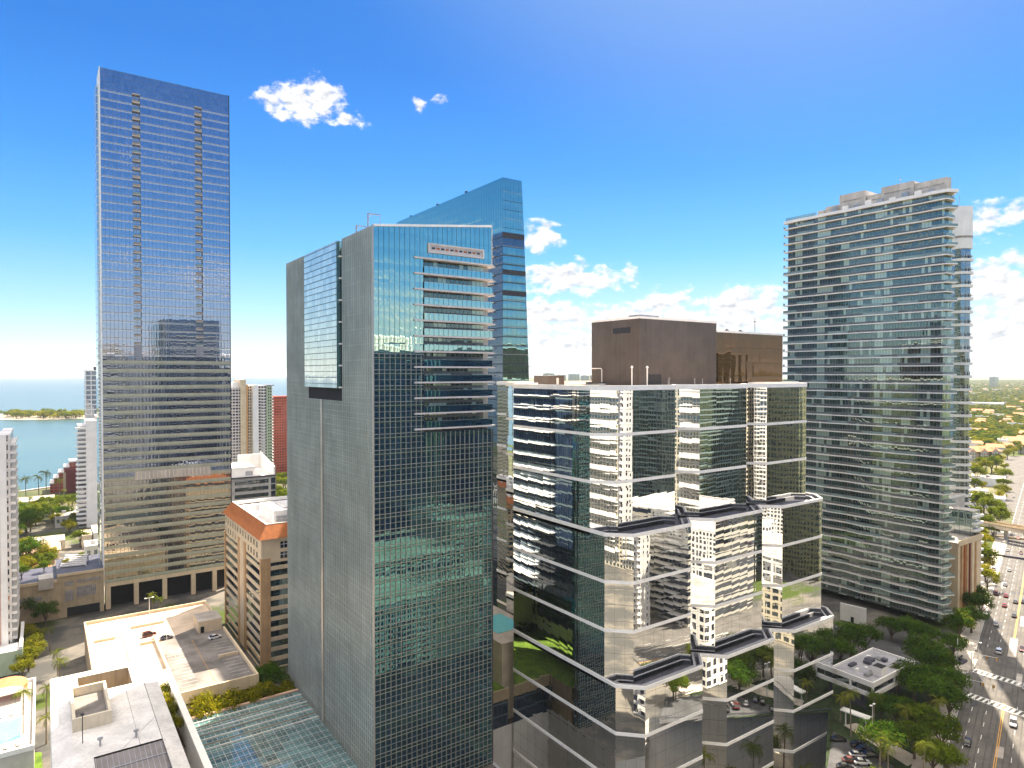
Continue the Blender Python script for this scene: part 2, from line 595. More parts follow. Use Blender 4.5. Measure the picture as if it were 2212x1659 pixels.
facade('glass_navy', 1.7, 3.9, (.03, .97, .06, .94), (.03, .04, .05), (.5, .6, .7), .25, (.006, .012, .03), (.012, .012), .006)
facade('mirror', 3.55, 4.0, (.006, .994, .006, .994), (.04, .045, .05), (.93, .96, .95), .86, (.010, .014, .02), (.014, .016), .0022, .009, .12)
facade('mirror_front', 3.55, 4.0, (.006, .994, .006, .994), (.04, .045, .05), (.94, .96, .95), .87, (.010, .014, .02), (.0045, .005), .0011, .0032, .075)
facade('mirror_bay', 2.5, 4.0, (.006, .994, .006, .994), (.04, .045, .05), (.96, .97, .93), .88, (.010, .014, .02), (.003, .003), .0008, .0022, .08)
facade('mirror_bronze', 4.2, 5.2, (.008, .992, .008, .992), (.03, .025, .02), (.30, .19, .12), .5, (.010, .006, .004), (.03, .012), .006, .02, .16)
facade('condo_glass', 1.28, 3.76, (.06, .94, .10, .92), (.16, .17, .165), (.72, .88, .79), .19, (.014, .030, .030), (.010, .010), .006, .006, .2,
       curtain=.40, curtain_col=(.50, .64, .53), var=1.0)
facade('window_dark', 2.2, 3.68, (.03, .97, .0, 1.0), (.05, .05, .05), (.75, .86, .90), .34, (.008, .012, .024), (.012, .012), .008, .02, .15, curtain=.12, curtain_col=(.08, .09, .08))
facade('window_green', 2.2, 3.68, (.03, .97, .0, 1.0), (.05, .05, .05), (.70, .95, .88), .42, (.008, .018, .024), (.012, .012), .008, .02, .15)
facade('canopy_glass', 2.7, 3.4, (.03, .97, .03, .97), (.42, .42, .42), (.62, .80, .80), .18, (.06, .115, .12), (.006, .006), .006, .008, .2, var=.7, curtain=.10, curtain_col=(.6, .6, .58))
# far or mirrored blocks: windows set in a wall
facade('win_white', 3.2, 3.2, (.22, .80, .25, .85), (.72, .70, .68), (.8, .85, .9), .25, (.010, .012, .025), (.01, .01), .008, var=.6)
facade('win_white_band', 3.0, 3.0, (.0, 1.0, .30, .95), (.70, .68, .66), (.8, .85, .9), .25, (.012, .010, .03), (.01, .01), .008, var=.6)
facade('win_grid', 4.2, 4.3, (.10, .90, .14, .90), (.74, .73, .74), (.7, .75, .85), .3, (.03, .03, .045), (.01, .01), .008, var=.9, curtain=.2, curtain_col=(.16, .15, .17))
facade('win_beige', 3.4, 3.3, (.18, .82, .22, .82), (.55, .50, .40), (.8, .9, .9), .25, (.014, .02, .024), (.01, .01), .008, curtain=.15, curtain_col=(.35, .36, .30))
facade('win_greygreen', 3.0, 3.2, (.12, .88, .20, .90), (.17, .20, .17), (.75, .9, .85), .3, (.015, .03, .03), (.01, .01), .01, curtain=.25, curtain_col=(.25, .32, .27))
facade('win_yellow', 3.4, 3.3, (.18, .82, .22, .82), (.20, .20, .11), (.8, .9, .9), .25, (.014, .02, .024), (.01, .01), .008)
facade('win_darktower', 1.6, 3.6, (.04, .96, .0, 1.0), (.05, .06, .07), (.5, .65, .8), .18, (.006, .014, .035), (.01, .01), .01, span=(.0, .18, (.11, .15, .17), .5), curtain=.1, curtain_col=(.05, .08, .1))
facade('win_tealtower', 1.6, 3.6, (.05, .95, .0, 1.0), (.35, .45, .42), (.6, .95, .88), .45, (.03, .12, .10), (.01, .01), .01, span=(.0, .2, (.35, .45, .42), .4))
facade('win_biggrid', 5.2, 4.4, (.12, .88, .16, .88), (.74, .72, .68), (.8, .85, .9), .25, (.010, .012, .02), (.0, .0), .0, var=.8)
facade('win_bigband', 4.0, 3.8, (.0, 1.0, .34, .92), (.66, .62, .54), (.8, .85, .9), .3, (.010, .014, .024), (.0, .0), .003, var=.8, curtain=.2, curtain_col=(.2, .2, .18))
facade('win_slim', 4.25, 3.2, (.36, .64, .30, .78), (.72, .70, .68), (.8, .85, .9), .25, (.010, .012, .025), (.01, .01), .004, var=.6)
facade('win_garage', 5.0, 3.3, (.08, .92, .35, .95), (.78, .75, .70), (.2, .2, .2), .03, (.03, .028, .03), (.0, .0), .0)
facade('win_redgrid', 2.4, 2.7, (.12, .88, .2, .88), (.42, .075, .05), (.7, .5, .5), .12, (.12, .025, .02), (.0, .0), .0)
facade('win_bank', 2.6, 3.0, (.015, .985, .0, 1.0), (.05, .05, .05), (.8, .88, .95), .35, (.012, .016, .03), (.01, .01), .01)
facade('win_condo_strip', 2.6, 2.75, (.12, .88, .30, .92), (.70, .64, .58), (.7, .7, .8), .2, (.02, .016, .035), (.0, .0), .0, curtain=.3, curtain_col=(.3, .22, .2))
facade('win_tan_strip', 1.9, 2.75, (.2, .8, .30, .90), (.66, .56, .40), (.7, .7, .8), .2, (.02, .016, .02), (.0, .0), .0)


def cyl_mask(*a):
    pass


# ================================================================== tall blue tower on the left
X0, X1, Y0, Y1, ZT, FH = 22.0, 75.2, 347.0, 361.5, 239.6, 3.76
t = thing('glass_tower', 'tallest tower, flat blue glass slab with two vertical strips of recessed balconies', 'tower', (48, 347, 0))
mb = MB()
NX = [(34.2, 37.4), (60.0, 63.2)]
ZN0, ZN1 = 118.0, 231.0
ZG = 11.5
xs = [X0, NX[0][0], NX[0][1], NX[1][0], NX[1][1], X1]
for i in range(5):
    a, b = xs[i], xs[i + 1]
    if i in (1, 3):
        mb.wall((a, Y0), (b, Y0), ZG, 58, 'glass_blue_low')
        mb.wall((a, Y0), (b, Y0), 58, 112.8, 'glass_blue_mid')
        mb.wall((a, Y0), (b, Y0), ZN1, 231.2, 'glass_blue')
        # recess
        mb.wall((a, Y0 + 1.5), (b, Y0 + 1.5), ZN0, ZN1, 'glass_blue')
        mb.wall((a, Y0), (a, Y0 + 1.5), ZN0, ZN1, 'slate_light')
        mb.wall((b, Y0 + 1.5), (b, Y0), ZN0, ZN1, 'slate_light')
    else:
        mb.wall((a, Y0), (b, Y0), ZG, 58, 'glass_blue_low')
        mb.wall((a, Y0), (b, Y0), 58, 112.8, 'glass_blue_mid')
        mb.wall((a, Y0), (b, Y0), 112.8, 231.2, 'glass_blue')
mb.wall((X1, Y0), (X1, Y1), ZG, ZT, 'glass_side')
mb.wall((X1, Y1), (X0, Y1), ZG, ZT, 'glass_side')
mb.wall((X0, Y1), (X0, Y0), ZG, ZT, 'glass_side')
mb.face([(X0, Y0 + .5, ZT - 3), (X1, Y0 + .5, ZT - 3), (X1, Y1 - .5, ZT - 3), (X0, Y1 - .5, ZT - 3)], 'roof_grey')
mb.wall((X1, Y0 + .4), (X0, Y0 + .4), ZT - 3, ZT, 'glass_side')
mb.build('curtain_wall', t)
mb = MB()
mb.wall((X0, Y0), (X1, Y0), 231.2, ZT, 'glass_blue_crown')
mb.build('parapet', t)
mb = MB()
mb.box(X0 - .35, X0 - .02, Y0 - .35, Y1, ZG, ZT + .2, 'white_trim')
mb.box(X0 - 1.3, X0 - .36, Y1 - 8, Y1 + 6, ZG, ZT - 6, 'glass_side')
mb.build('side_fin', t)
mb = MB()
mb.box(X1 + .02, X1 + .3, Y0 - .35, Y1, ZG, ZT + .1, 'dark_metal')
mb.build('corner_mullion', t)
nfl = int((ZN1 - ZN0) / FH)
for (a, b) in NX:
    for k in range(nfl + 1):
        z = ZN0 + .1 + k * FH
        m2 = MB()
        m2.box(a + .01, b - .01, Y0 - .12, Y0 + 1.48, z, z + .28, 'slab_pink')
        if k < nfl:
            m2.box(a + .01, b - .01, Y0 - .1, Y0 - .02, z + .30, z + 1.25, 'curtain_grey' if (k * 7 + int(a)) % 5 else 'rail_glass')
        m2.build('balcony', t)
for (a, b) in NX:
    m2 = MB()
    m2.box(a, b, Y0 - .12, Y0 + .2, 112.8, 118.0, 'slate_light')
    for k in range(6):
        m2.box(a, b, Y0 - .22, Y0 - .13, 113.2 + k * .8, 113.5 + k * .8, 'grey_metal')
    m2.build('vent_louvre', t)
# light spandrel lines, one per storey
m2 = MB()
z = ZG + .4
k = 0
while z < 231:
    for i in range(5):
        if i in (1, 3) and ZN0 < z < ZN1:
            continue
        m2.box(xs[i], xs[i + 1], Y0 - .10, Y0 - .003, z, z + .34, 'grey_metal' if z > 118 else 'pale_stone')  if False else m2.box(xs[i], xs[i + 1], Y0 - .10, Y0 - .003, z, z + (.26 if z > 112.8 else 1.25), 'grey_metal' if z > 112.8 else 'spandrel_stone')
    z += FH
m2.build('floor_lines', t)
m2 = MB()
m2.box(34.0, 66.0, Y0 - .25, Y0 - .11, 56.6, 60.6, 'concrete')
for k in range(19):
    m2.box(34.8 + k * 1.65, 35.3 + k * 1.65, Y0 - .36, Y0 - .251, 56.9, 60.3, 'cream')
m2.build('vent_band', t)
m2 = MB()
for x in (22.4, 33.4, 45.0, 57.2, 66.6, 73.0):
    m2.box(x, x + 1.9, Y0 - .1, Y0 + 1.9, 0, ZG, 'tan_light')
m2.box(X0, X1, Y0 - .15, Y0 + .5, ZG - 1.6, ZG + .05, 'tan_light')
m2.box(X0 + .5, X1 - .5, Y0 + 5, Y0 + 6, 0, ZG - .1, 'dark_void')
m2.build('colonnade', t)

# ================================================================== front tower with fins
t = thing('glass_tower', 'teal glass tower in the middle with a finned left face and upper right balconies', 'tower', (64.7, 150, 0))
TX0, TX1, TY0, TY1, TZ = 64.7, 98.4, 150.0, 218.0, 140.3
TZR = 144.2
FH = 3.87
BX = 78.0
ZB = 133.4
NB = 12
ZL = ZB - (NB - 1) * FH - .6     # underside of the last balcony


def ztop(x):
    return TZ + (TZR - TZ) * (x - TX0) / (TX1 - TX0)


ZGRID = ZB - 6 * FH - .2
mb = MB()
mb.wall((TX0, TY0), (BX, TY0), ZGRID, ztop(TX0), 'glass_teal', z1b=ztop(BX))
mb.wall((BX, TY0), (TX1, TY0), ZB + .6, ztop(BX), 'glass_teal', z1b=TZR)
mb.wall((TX0, TY0), (BX, TY0), 0, ZGRID, 'glass_teal_grid')
mb.wall((BX, TY0), (TX1, TY0), 0, ZL, 'glass_teal_grid')
for k in range(NB):
    z1 = ZB - k * FH
    mb.wall((BX, TY0 + 1.9), (TX1 - 1.5, TY0 + 1.9), z1 - FH + .6, z1, 'condo_glass')
mb.wall((BX, TY0), (BX, TY0 + 1.9), ZL, ZB + .6, 'beige_metal')
mb.build('front_glazing', t)
mb = MB()
mb.wall((TX1 - 1.5, TY0 + 1.9), (TX1 - 1.5, TY1), 36, TZR - 3, 'win_darktower')
mb.wall((76, TY0 + .3), (76, TY1), 0, 36, 'win_darktower')
mb.face([(76, TY1, 36), (TX1 - 1.5, TY1, 36), (TX1 - 1.5, TY0 + 1.9, 36), (76, TY0 + 1.9, 36)], 'concrete')
mb.wall((TX1, TY0 + .25), (76, TY0 + .25), 0, 36, 'beige_metal')
mb.wall((TX1 - 1.5, TY1), (TX0, TY1), 36, TZ, 'win_darktower')
mb.wall((76, TY1), (TX0, TY1), 0, 36, 'win_darktower')
mb.wall((TX1, TY0), (TX1, TY0 + 1.9), 20, ZL, 'glass_teal_grid')
mb.wall((TX1, TY0), (TX1, TY0 + 1.9), ZB + .6, TZR, 'glass_teal')
mb.wall((TX1, TY0 + 1.9), (TX1 - 1.5, TY0 + 1.9), 20, TZR, 'beige_metal')
mb.build('rear_glazing', t)
mb = MB()
mb.face([(TX0 + .4, TY0 + .4, TZ - 2), (TX1 - 1.6, TY0 + .4, TZ - 2), (TX1 - 1.6, TY1 - .4, TZ - 2), (TX0 + .4, TY1 - .4, TZ - 2)], 'roof_grey')
mb.box(72, 88, 175, 205, TZ - 2, TZ + .4, 'concrete')
mb.build('roof', t)
mb = MB()   # sloping coping along the front parapet
a, b = Vector((TX0, TY0 - .15, TZ)), Vector((TX1, TY0 - .15, TZR))
mb.face([a + Vector((0, -.1, -.35)), b + Vector((0, -.1, -.35)), b + Vector((0, -.1, .25)), a + Vector((0, -.1, .25))], 'white_trim')
mb.face([a + Vector((0, -.1, .25)), b + Vector((0, -.1, .25)), b + Vector((0, .9, .25)), a + Vector((0, .9, .25))], 'white_trim')
mb.face([b + Vector((0, .9, -2)), a + Vector((0, .9, -2)), a + Vector((0, .9, .25)), b + Vector((0, .9, .25))], 'white_trim')
mb.face([b + Vector((0, -.1, -.35)), b + Vector((0, .9, -.35)), b + Vector((0, .9, .25)), b + Vector((0, -.1, .25))], 'white_trim')
mb.build('parapet_coping', t)
# left face
GY0, GY1, GZ = 169.4, 196.8, 98.2
mb = MB()
mb.wall((TX0, GY0), (TX0, TY0), 0, TZ, 'glass_fins')
mb.wall((TX0, TY1), (TX0, GY1), 0, TZ, 'glass_fins')
mb.wall((TX0, GY1), (TX0, GY0), 0, GZ, 'glass_fins')
mb.build('side_glazing', t)
for nm, ya, yb, za, zb in (('fins', TY0 + .1, GY0, 0, TZ), ('fins', GY1, TY1, 0, TZ), ('fins', GY0 + .1, GY1 - .1, 0, GZ - .4)):
    mb = MB()
    n = int((yb - ya) / 1.25)
    for k in range(n + 1):
        y = ya + (yb - ya) * k / n
        mb.box(TX0 - .34, TX0 - .004, y - .07, y + .07, za, zb, 'fin_metal')
    z = za + .8
    while z < min(zb, 104):
        for d in (0, 1.35):
            mb.box(TX0 - .16, TX0 - .004, ya, yb, z + d, z + d + .09, 'fin_metal')
        z += FH
    if zb > 110:
        while z < zb:
            mb.box(TX0 - .05, TX0 - .004, ya, yb, z, z + .10, 'grey_metal')
            z += FH
    mb.build(nm, t)
mb = MB()
mb.box(TX0 - .55, TX0 - .28, 184.3, 185.7, 0, GZ - .5, 'beige_metal')
mb.build('centre_pilaster', t)
mb = MB()   # flush glass panel over the side
mb.wall((TX0 - 1.5, GY1 - .3), (TX0 - 1.5, GY0 + .8), GZ + 3.0, TZ - .6, 'glass_pale')
mb.wall((TX0 - 1.5, GY0 + .8), (TX0, GY0 + .8), GZ + 3.0, TZ - .6, 'glass_green_dark')
mb.wall((TX0, GY1 - .3), (TX0 - 1.5, GY1 - .3), GZ + 3.0, TZ - .6, 'glass_green_dark')
mb.face([(TX0 - 1.5, GY0 + .8, TZ - .6), (TX0, GY0 + .8, TZ - .6), (TX0, GY1 - .3, TZ - .6), (TX0 - 1.5, GY1 - .3, TZ - .6)], 'slate_light')
mb.face([(TX0 - 1.5, GY1 - .3, GZ + 3), (TX0, GY1 - .3, GZ + 3), (TX0, GY0 + .8, GZ + 3), (TX0 - 1.5, GY0 + .8, GZ + 3)], 'dark_void')  # underside coloured near black, its shade put into the colour
z = GZ + 4
while z < TZ - 1:
    mb.box(TX0 - 1.58, TX0 - 1.504, GY0 + .8, GY1 - .3, z, z + .12, 'dark_metal')
    z += 3.35 / 2
pg = mb.build('glass_panel', t)
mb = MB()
mb.box(TX0 - .2, TX0 - .004, GY0 + .1, GY1 - .1, GZ - .4, GZ + 3.0, 'dark_void')  # dark band below the glass panel: its shadow painted on the wall
mb.build('soffit_shade', t)
for k in range(7):
    MB().box(TX0 - .9, TX0 - .25, GY0 - .05, GY0 + .7, GZ + 3 + k * 5.7, GZ + 3.4 + k * 5.7, 'white_trim').build('ledge', t)
    MB().box(TX0 - .9, TX0 - .25, GY1 - .25, GY1 + .25, GZ + 3 + k * 5.7, GZ + 3.4 + k * 5.7, 'white_trim').build('ledge', t)
# mullion grid of the right face
mb = MB()
n = 24
for k in range(n + 1):
    x = TX0 + .05 + (TX1 - TX0 - .1) * k / n
    zt = ZGRID if x < BX - .3 else ZL
    mb.box(x - .07, x + .07, TY0 - .2, TY0 - .003, 0, zt, 'mullion_metal')
z = ZGRID - .2
while z > 1:
    xe = TX1 if z < ZL else BX
    mb.box(TX0, xe, TY0 - .13, TY0 - .003, z - .07, z + .07, 'mullion_metal')
    mb.box(TX0, xe, TY0 - .13, TY0 - .003, z - .97, z - .85, 'mullion_metal')
    mb.box(TX0, xe, TY0 - .09, TY0 - .003, z - 2.42, z - 2.34, 'mullion_metal')
    z -= FH
mb.build('mullion_grid', t)
mb = MB()
mb.box(TX0 - .3, TX0 + .05, TY0 - .35, TY0 - .003, 0, TZ, 'beige_metal')
mb.build('corner_trim', t)
mb = MB()
mb.box(TX1 - .05, TX1 + .25, TY0 - .25, TY0 - .003, 0, ZL, 'dark_metal')
mb.box(TX1 - .05, TX1 + .1, TY0 - .15, TY0 - .003, ZB + .6, TZR, 'white_trim')
mb.build('corner_trim', t)
for k in range(NB):
    z = ZB - k * FH
    m2 = MB()
    m2.box(75.4, TX1 + .15, TY0 - .50, TY0 + 1.88, z + .12, z + .53, 'slab_pink')
    if k < NB:
        m2.box(TX1 + .15, TX1 + 1.7, TY0 + .8, TY0 + 9, z + .12, z + .4, 'slab_pink')
    sub = m2.build('balcony', t)
    if k:
        # the glass rail is proud of the recess, with thin posts
        m3 = MB()
        m3.wall((BX + .1, TY0 - .35), (TX1, TY0 - .35), z + .56, z + 2.2, 'glass_teal' if k < 7 else 'glass_teal_grid')
        m3.wall((TX1, TY0 - .3), (BX + .1, TY0 - .3), z + .56, z + 2.2, 'rail_glass')
        m3.box(BX + .1, TX1, TY0 - .42, TY0 - .36, z + 2.2, z + 2.27, 'grey_metal')
        m3.build('glass_rail', sub)
# white bordered slot near the top
mb = MB()
zs = 134.9
for (a, b, c, d) in ((79.3, 95.8, 2.35, 2.75), (79.3, 95.8, .35, .75), (79.3, 79.8, .75, 2.35), (95.3, 95.8, .75, 2.35)):
    mb.box(a, b, TY0 - .45, TY0 - .003, zs + c, zs + d, 'slab_pink')
mb.box(79.8, 95.3, TY0 - .1, TY0 - .003, zs + .75, zs + 2.35, 'slab_pink')
for k in range(11):
    mb.box(80.4 + k * 1.33, 81.3 + k * 1.33, TY0 - .16, TY0 - .102, zs + 1.35, zs + 1.8, 'terracotta' if k % 2 else 'dark_metal')
mb.build('sign_panel', t)
mb = MB()  # slabs on the far and right sides (mirrored in the towers behind)
k = 0
while 40 + k * FH < TZ - 8:
    z = 40 + k * FH
    mb.box(TX0 + 3, TX1 - 3, TY1 + .003, TY1 + 1.6, z, z + .5, 'concrete')
    mb.box(TX1 - 1.497, TX1 + .6, TY0 + 12, TY1 - 2, z, z + .32, 'white_trim')
    k += 1
mb.build('rear_balconies', t)
for i, (y, hh, arm) in enumerate(((156.0, 4.2, 3.1), (163.5, 2.6, 2.6))):
    d = thing('window_davit', ['taller steel davit frame on the fin clad roof edge', 'lower steel davit frame on the fin clad roof edge, left of the taller one'][i], 'davit', (66.0, y, TZ - 2), 'davits on the middle tower')
    mb = MB()
    mb.box(65.85, 66.15, y - .15, y + .15, TZ - 2, TZ + hh, 'grey_metal')
    mb.build('post', d)
    mb = MB()
    mb.box(66.152, 66.15 + arm, y - .12, y + .12, TZ + hh - .25, TZ + hh, 'grey_metal')
    mb.tube([(66.2, y, TZ + hh - 1.1), (67.0, y, TZ + hh - .25)], .07, 'grey_metal')
    mb.build('arm', d)
    mb = MB()
    mb.tube([(66.0 + arm, y, TZ + hh - .25), (66.2 + arm, y, TZ + hh - 1.4), (65.9 + arm, y, TZ - 2)], .07, 'grey_metal')
    mb.build('stay', d)

# ================================================================== wedge tower behind
t = thing('glass_tower', 'slimmer teal glass tower rising behind the middle tower, with dark glass below its crown', 'tower', (163, 239.7, 0))
AX, AY, AZT = 163.0, 239.7, 189.4
BXT = 173.0


def xr(z):
    f = max(0.0, min(1.0, (AZT - z) / 90.0))
    return BXT + 4.2 * f ** 0.85


zlev = [0, 30, 60, 90, 100, 112, 124, 136, 148, 160, 166, 172, 180, AZT]
mb = MB()
m2 = MB()
m3 = MB()
for i in range(len(zlev) - 1):
    a, b = zlev[i], zlev[i + 1]
    xa, xb = xr(a), xr(b)
    mat = 'glass_green_grid' if b <= 160 else 'glass_teal'
    if b in (166,):
        mat = 'glass_navy'
    mb.face([(AX, AY, a), (xa, AY, a), (xb, AY, b), (AX, AY, b)], mat, [(0, a), (xa - AX, a), (xb - AX, b), (0, b)])
    m3.face([(xa, AY, a), (xa, 345, a), (xb, 345, b), (xb, AY, b)], 'glass_navy')
mb.build('front_glazing', t)
m2.wall((AX, 345), (AX, AY), 166, AZT, 'glass_teal')
m2.wall((AX, AY + 19), (AX, AY), 0, 166, 'glass_navy')
m2.wall((AX, 345), (AX, AY + 19), 0, 166, 'glass_navy')
m2.build('side_glazing', t)
m3.wall((BXT, 345), (AX, 345), 0, AZT, 'glass_navy')
m3.build('rear_glazing', t)
mb = MB()
mb.face([(AX, AY, AZT), (BXT, AY, AZT), (BXT, 345, AZT), (AX, 345, AZT)], 'roof_grey')
for (y, h) in ((272, 1.5), (300, 1.3), (330, 1.2)):
    mb.box(AX + 1, AX + 2, y, y + 1, AZT, AZT + h, 'dark_metal')
mb.build('roof', t)
mb = MB()
for z in (150.0, 141.0, 166.0):
    mb.box(AX - .1, xr(z) + .05, AY - .12, AY - .003, z - 2.2, z, 'dark_metal')
for k in range(46):
    z = 8 + k * 3.9
    if z < 186:
        mb.box(AX, xr(z) - .02, AY - .06, AY - .003, z, z + .16, 'dark_metal' if k % 3 else 'grey_metal')
mb.build('floor_bands', t)
for k in range(16):
    z = 100 + k * 4.0
    m4 = MB()
    m4.box(AX - 1.6, AX - .003, AY + 7, AY + 19, z, z + .35, 'white_trim')
    m4.build('balcony', t)
for i, z in enumerate((108.0, 111.5)):
    m4 = MB()
    m4.box(xr(z) + .02, xr(z) + 1.7, AY + .5, AY + 5, z, z + .4, 'white_trim')
    m4.build('balcony', t)

# ================================================================== stepped mirrored building
t = thing('mirror_building', 'stepped mirror glass office block with white ribbon bands and saw tooth bays', 'office block', (118.3, 122.5, 0))
XB = (118.3, 149.3, 180.3)


def outline(yf):
    p = []
    for x in XB:
        p += [(x - 5, yf + 5), (x, yf), (x + 21, yf), (x + 26, yf + 5)]
    q = [p[0]]
    for i in range(1, len(p)):
        if (Vector(p[i]) - Vector(q[-1])).length > .5:
            q.append(p[i])
    q += [(206.3, 147), (236, 147), (236, 186), (200, 214), (143, 214), (143, 199), (138.5, 194), (130, 189), (130, 172), (125, 166), (118.3, 166), (113.3, 161)]
    return q


LV = [H - (.28 + n) * 12 for n in range(11)]
COURT = -22.0
TIERS = [(LV[3], LV[0], 122.5), (LV[6], LV[3], 117.0), (COURT, LV[6], 113.0)]
for ti, (z0, z1, yf) in enumerate(TIERS):
    pl = outline(yf)
    mb = MB()
    n = len(pl)
    zlow = z0 - 1.6 if ti < 2 else COURT
    for i in range(n):
        L = (Vector(pl[(i + 1) % n]) - Vector(pl[i])).length
        mb.wall(pl[i], pl[(i + 1) % n], zlow, z1, 'mirror_bay' if 6 < L < 8 else ('mirror_front' if abs(pl[i][1] - pl[(i + 1) % n][1]) < .01 else 'mirror'))
    mb.build('mirror_glazing', t)
    mb = MB()
    if ti == 0:
        mb.face([(*p, z1 - .5) for p in pl], 'deck_pale')
    else:
        up = outline(TIERS[ti - 1][2])
        # terrace left in front of the tier above
        mb.face([(*p, z1 - 1.6) for p in pl], 'slate')
    mb.build('roof' if ti == 0 else 'terrace_floor', t)
    mb = MB()
    if ti == 0:
        ringband(mb, pl, .25, -.5, z1 - .9, z1 + .35, 'white_trim')
    else:
        ringband(mb, pl, .25, -.02, z1 - .75, z1 + .1, 'white_trim')
        ringband(mb, pl, -.03, -.55, z1 - 1.59, z1 + .05, 'slate_light')
    mb.build('parapet_band', t)
    if ti:
        mb = MB()
        ringband(mb, offset(pl, -1.9), .35, -.25, z1 - 1.59, z1 - .55, 'slate_light')
        mb.build('terrace_curb', t)
for n in (1, 2, 4, 5, 7, 8, 9, 10):
    ti = 0 if n < 3 else (1 if n < 6 else 2)
    mb = MB()
    ringband(mb, outline(TIERS[ti][2]), .16, -.02, LV[n] - .38, LV[n] + .38, 'white_trim')
    mb.build('ribbon_band', t)
ZR = LV[0] - .5
for nm, bx, mat, h in (('penthouse', (156, 194, 152, 174.7), 'bronze_panel', 123.2), ('penthouse', (194.2, 234, 152.3, 172), 'mirror_bronze', 120.2)):
    mb = MB()
    mb.box(bx[0], bx[1], bx[2], bx[3], ZR, h, mat, 'roof_grey', False)
    if mat == 'bronze_panel':
        # upright seams of the metal cladding
        for k in range(64):
            x = bx[0] + .3 + k * .59
            mb.box(x - .05, x + .05, bx[2] - .06, bx[2] - .003, ZR, h - .6, mat)
        for k in range(38):
            y = bx[2] + .3 + k * .59
            mb.box(bx[0] - .06, bx[0] - .003, y - .05, y + .05, ZR, h - .6, mat)
    p = mb.build(nm, t)
    if mat == 'bronze_panel':
        MB().box(160, 166, bx[2] - .12, bx[2] - .061, ZR + .3, ZR + 3.6, 'dark_metal').build('louvre', p)
        MB().box(169, 170.2, bx[2] - .12, bx[2] - .061, ZR + .2, ZR + 2.6, 'curtain_grey').build('door', p)
        MB().box(bx[0] - .14, bx[0] - .061, 156, 164, h - 5, h - 3.2, 'dark_metal').build('louvre', p)
        MB().box(bx[0] + 3, bx[0] + 12, bx[2] + 3, bx[2] + 8, h, h + 1.0, 'grey_metal').build('cooling_unit', p)
    mb = MB()
    ringband(mb, [(bx[0], bx[2]), (bx[1], bx[2]), (bx[1], bx[3]), (bx[0], bx[3])], .12, -.3, h - .6, h + .1, 'white_trim')
    mb.build('coping', p)
for i, u in enumerate((1365, 1398)):
    p = at(u, 834, ZR)
    p = Vector((p.x, p.y, ZR))
    k = 148.0 / p.y if True else 1
    p = Vector((p.x * k, 148.0, ZR))
    d = thing('vent_pipe', ['left of two slim white vent pipes before the brown penthouse', 'right of two slim white vent pipes before the brown penthouse'][i], 'vent pipe', p, 'vent pipes on the mirrored roof')
    MB().tube([p, p + Vector((0, 0, 5.6))], .22, 'white_trim').build('pipe', d)
    MB().lathe(p + Vector((0, 0, 5.6)), [(.0, -.1), (.42, 0), (.42, .35), (0, .75)], 'white_trim', 10).build('cap', d)
d = thing('bent_pipe', 'white pipe bent over in a hook at the left foot of the brown penthouse', 'pipe', (154, 166, ZR))
MB().tube([(154.6, 174, ZR), (154.6, 174, ZR + 5.2), (154.6, 173.4, ZR + 5.6), (154.6, 168.4, ZR + 5.6), (154.6, 168, ZR + 5.2), (154.6, 168, ZR)], .18, 'white_trim').build('pipe', d)
d = thing('antenna_mast', 'thin grey antenna mast with a ball head on the bronze glass penthouse', 'antenna', (221.7, 156, 120.2))
MB().tube([(221.7, 156, 120.2), (221.7, 156, 126.4)], .16, 'grey_metal').build('mast', d)
MB().lathe((221.7, 156, 124.6), [(0, -.5), (.5, -.1), (.5, .3), (0, .7)], 'grey_metal', 8).build('lamp', d)
for i, (x, y) in enumerate(((205, 156), (213, 156))):
    MB().box(x, x + 1.3, y, y + 1, 120.2, 120.9, 'dark_metal').lathe((x + .6, y + .5, 120.9), [(.5, 0), (.3, .4), (0, .5)], 'dark_metal', 8).build(
        'roof_fan', None, ['small dark vent box on the bronze glass penthouse, nearer the brown one', 'small dark vent box on the bronze glass penthouse, nearer the antenna'][i], 'roof vent', 'fans on the bronze penthouse')
p = at(1207, 834, ZR)
px = Vector((p.x, p.y, 0)).normalized()
bx = thing('roof_cabin', 'low brown plant cabin on the left end of the mirrored roof', 'plant cabin', (126, 158, ZR))
MB().box(139.5, 146.5, 178, 186, ZR, ZR + 3.2, 'bronze_panel', 'roof_white').build('cabin', bx)
MB().box(143.0, 144.0, 177.9, 177.997, ZR + .2, ZR + 2.4, 'white_trim').build('door', bx)
bx.location = bx.location
d = thing('roof_ducts', 'run of low ducts and boxes beside the brown plant cabin', 'roof ducts', (150, 172, ZR))
mb = MB()
for k in range(6):
    a = 147.5 + (k % 3) * 2.1
    mb.box(a, a + 1.6, 160 + k * 2.2, 161.6 + k * 2.2, ZR, ZR + .7 + .3 * (k % 2), 'dark_metal' if k % 2 else 'grey_metal')
mb.tube([(146.8, 158, ZR + .3), (146.8, 180, ZR + .3)], .2, 'grey_metal')
mb.build('ducts', d)
for i, (x, y) in enumerate(((149.5, 124.4), (152.8, 124.4), (165.5, 124.6))):
    MB().tube([(x, y, ZR), (x, y, ZR + 2.2)], .07, 'grey_metal').lathe((x, y, ZR + 2.2), [(.0, 0), (.16, .05), (0, .3)], 'grey_metal', 6).build(
        'lightning_rod', None, ['leftmost thin lightning rod along the white front edge of the mirrored roof', 'middle thin lightning rod along the white front edge of the mirrored roof', 'rightmost thin lightning rod along the white front edge of the mirrored roof'][i], 'lightning rod', 'lightning rods on the mirrored roof')

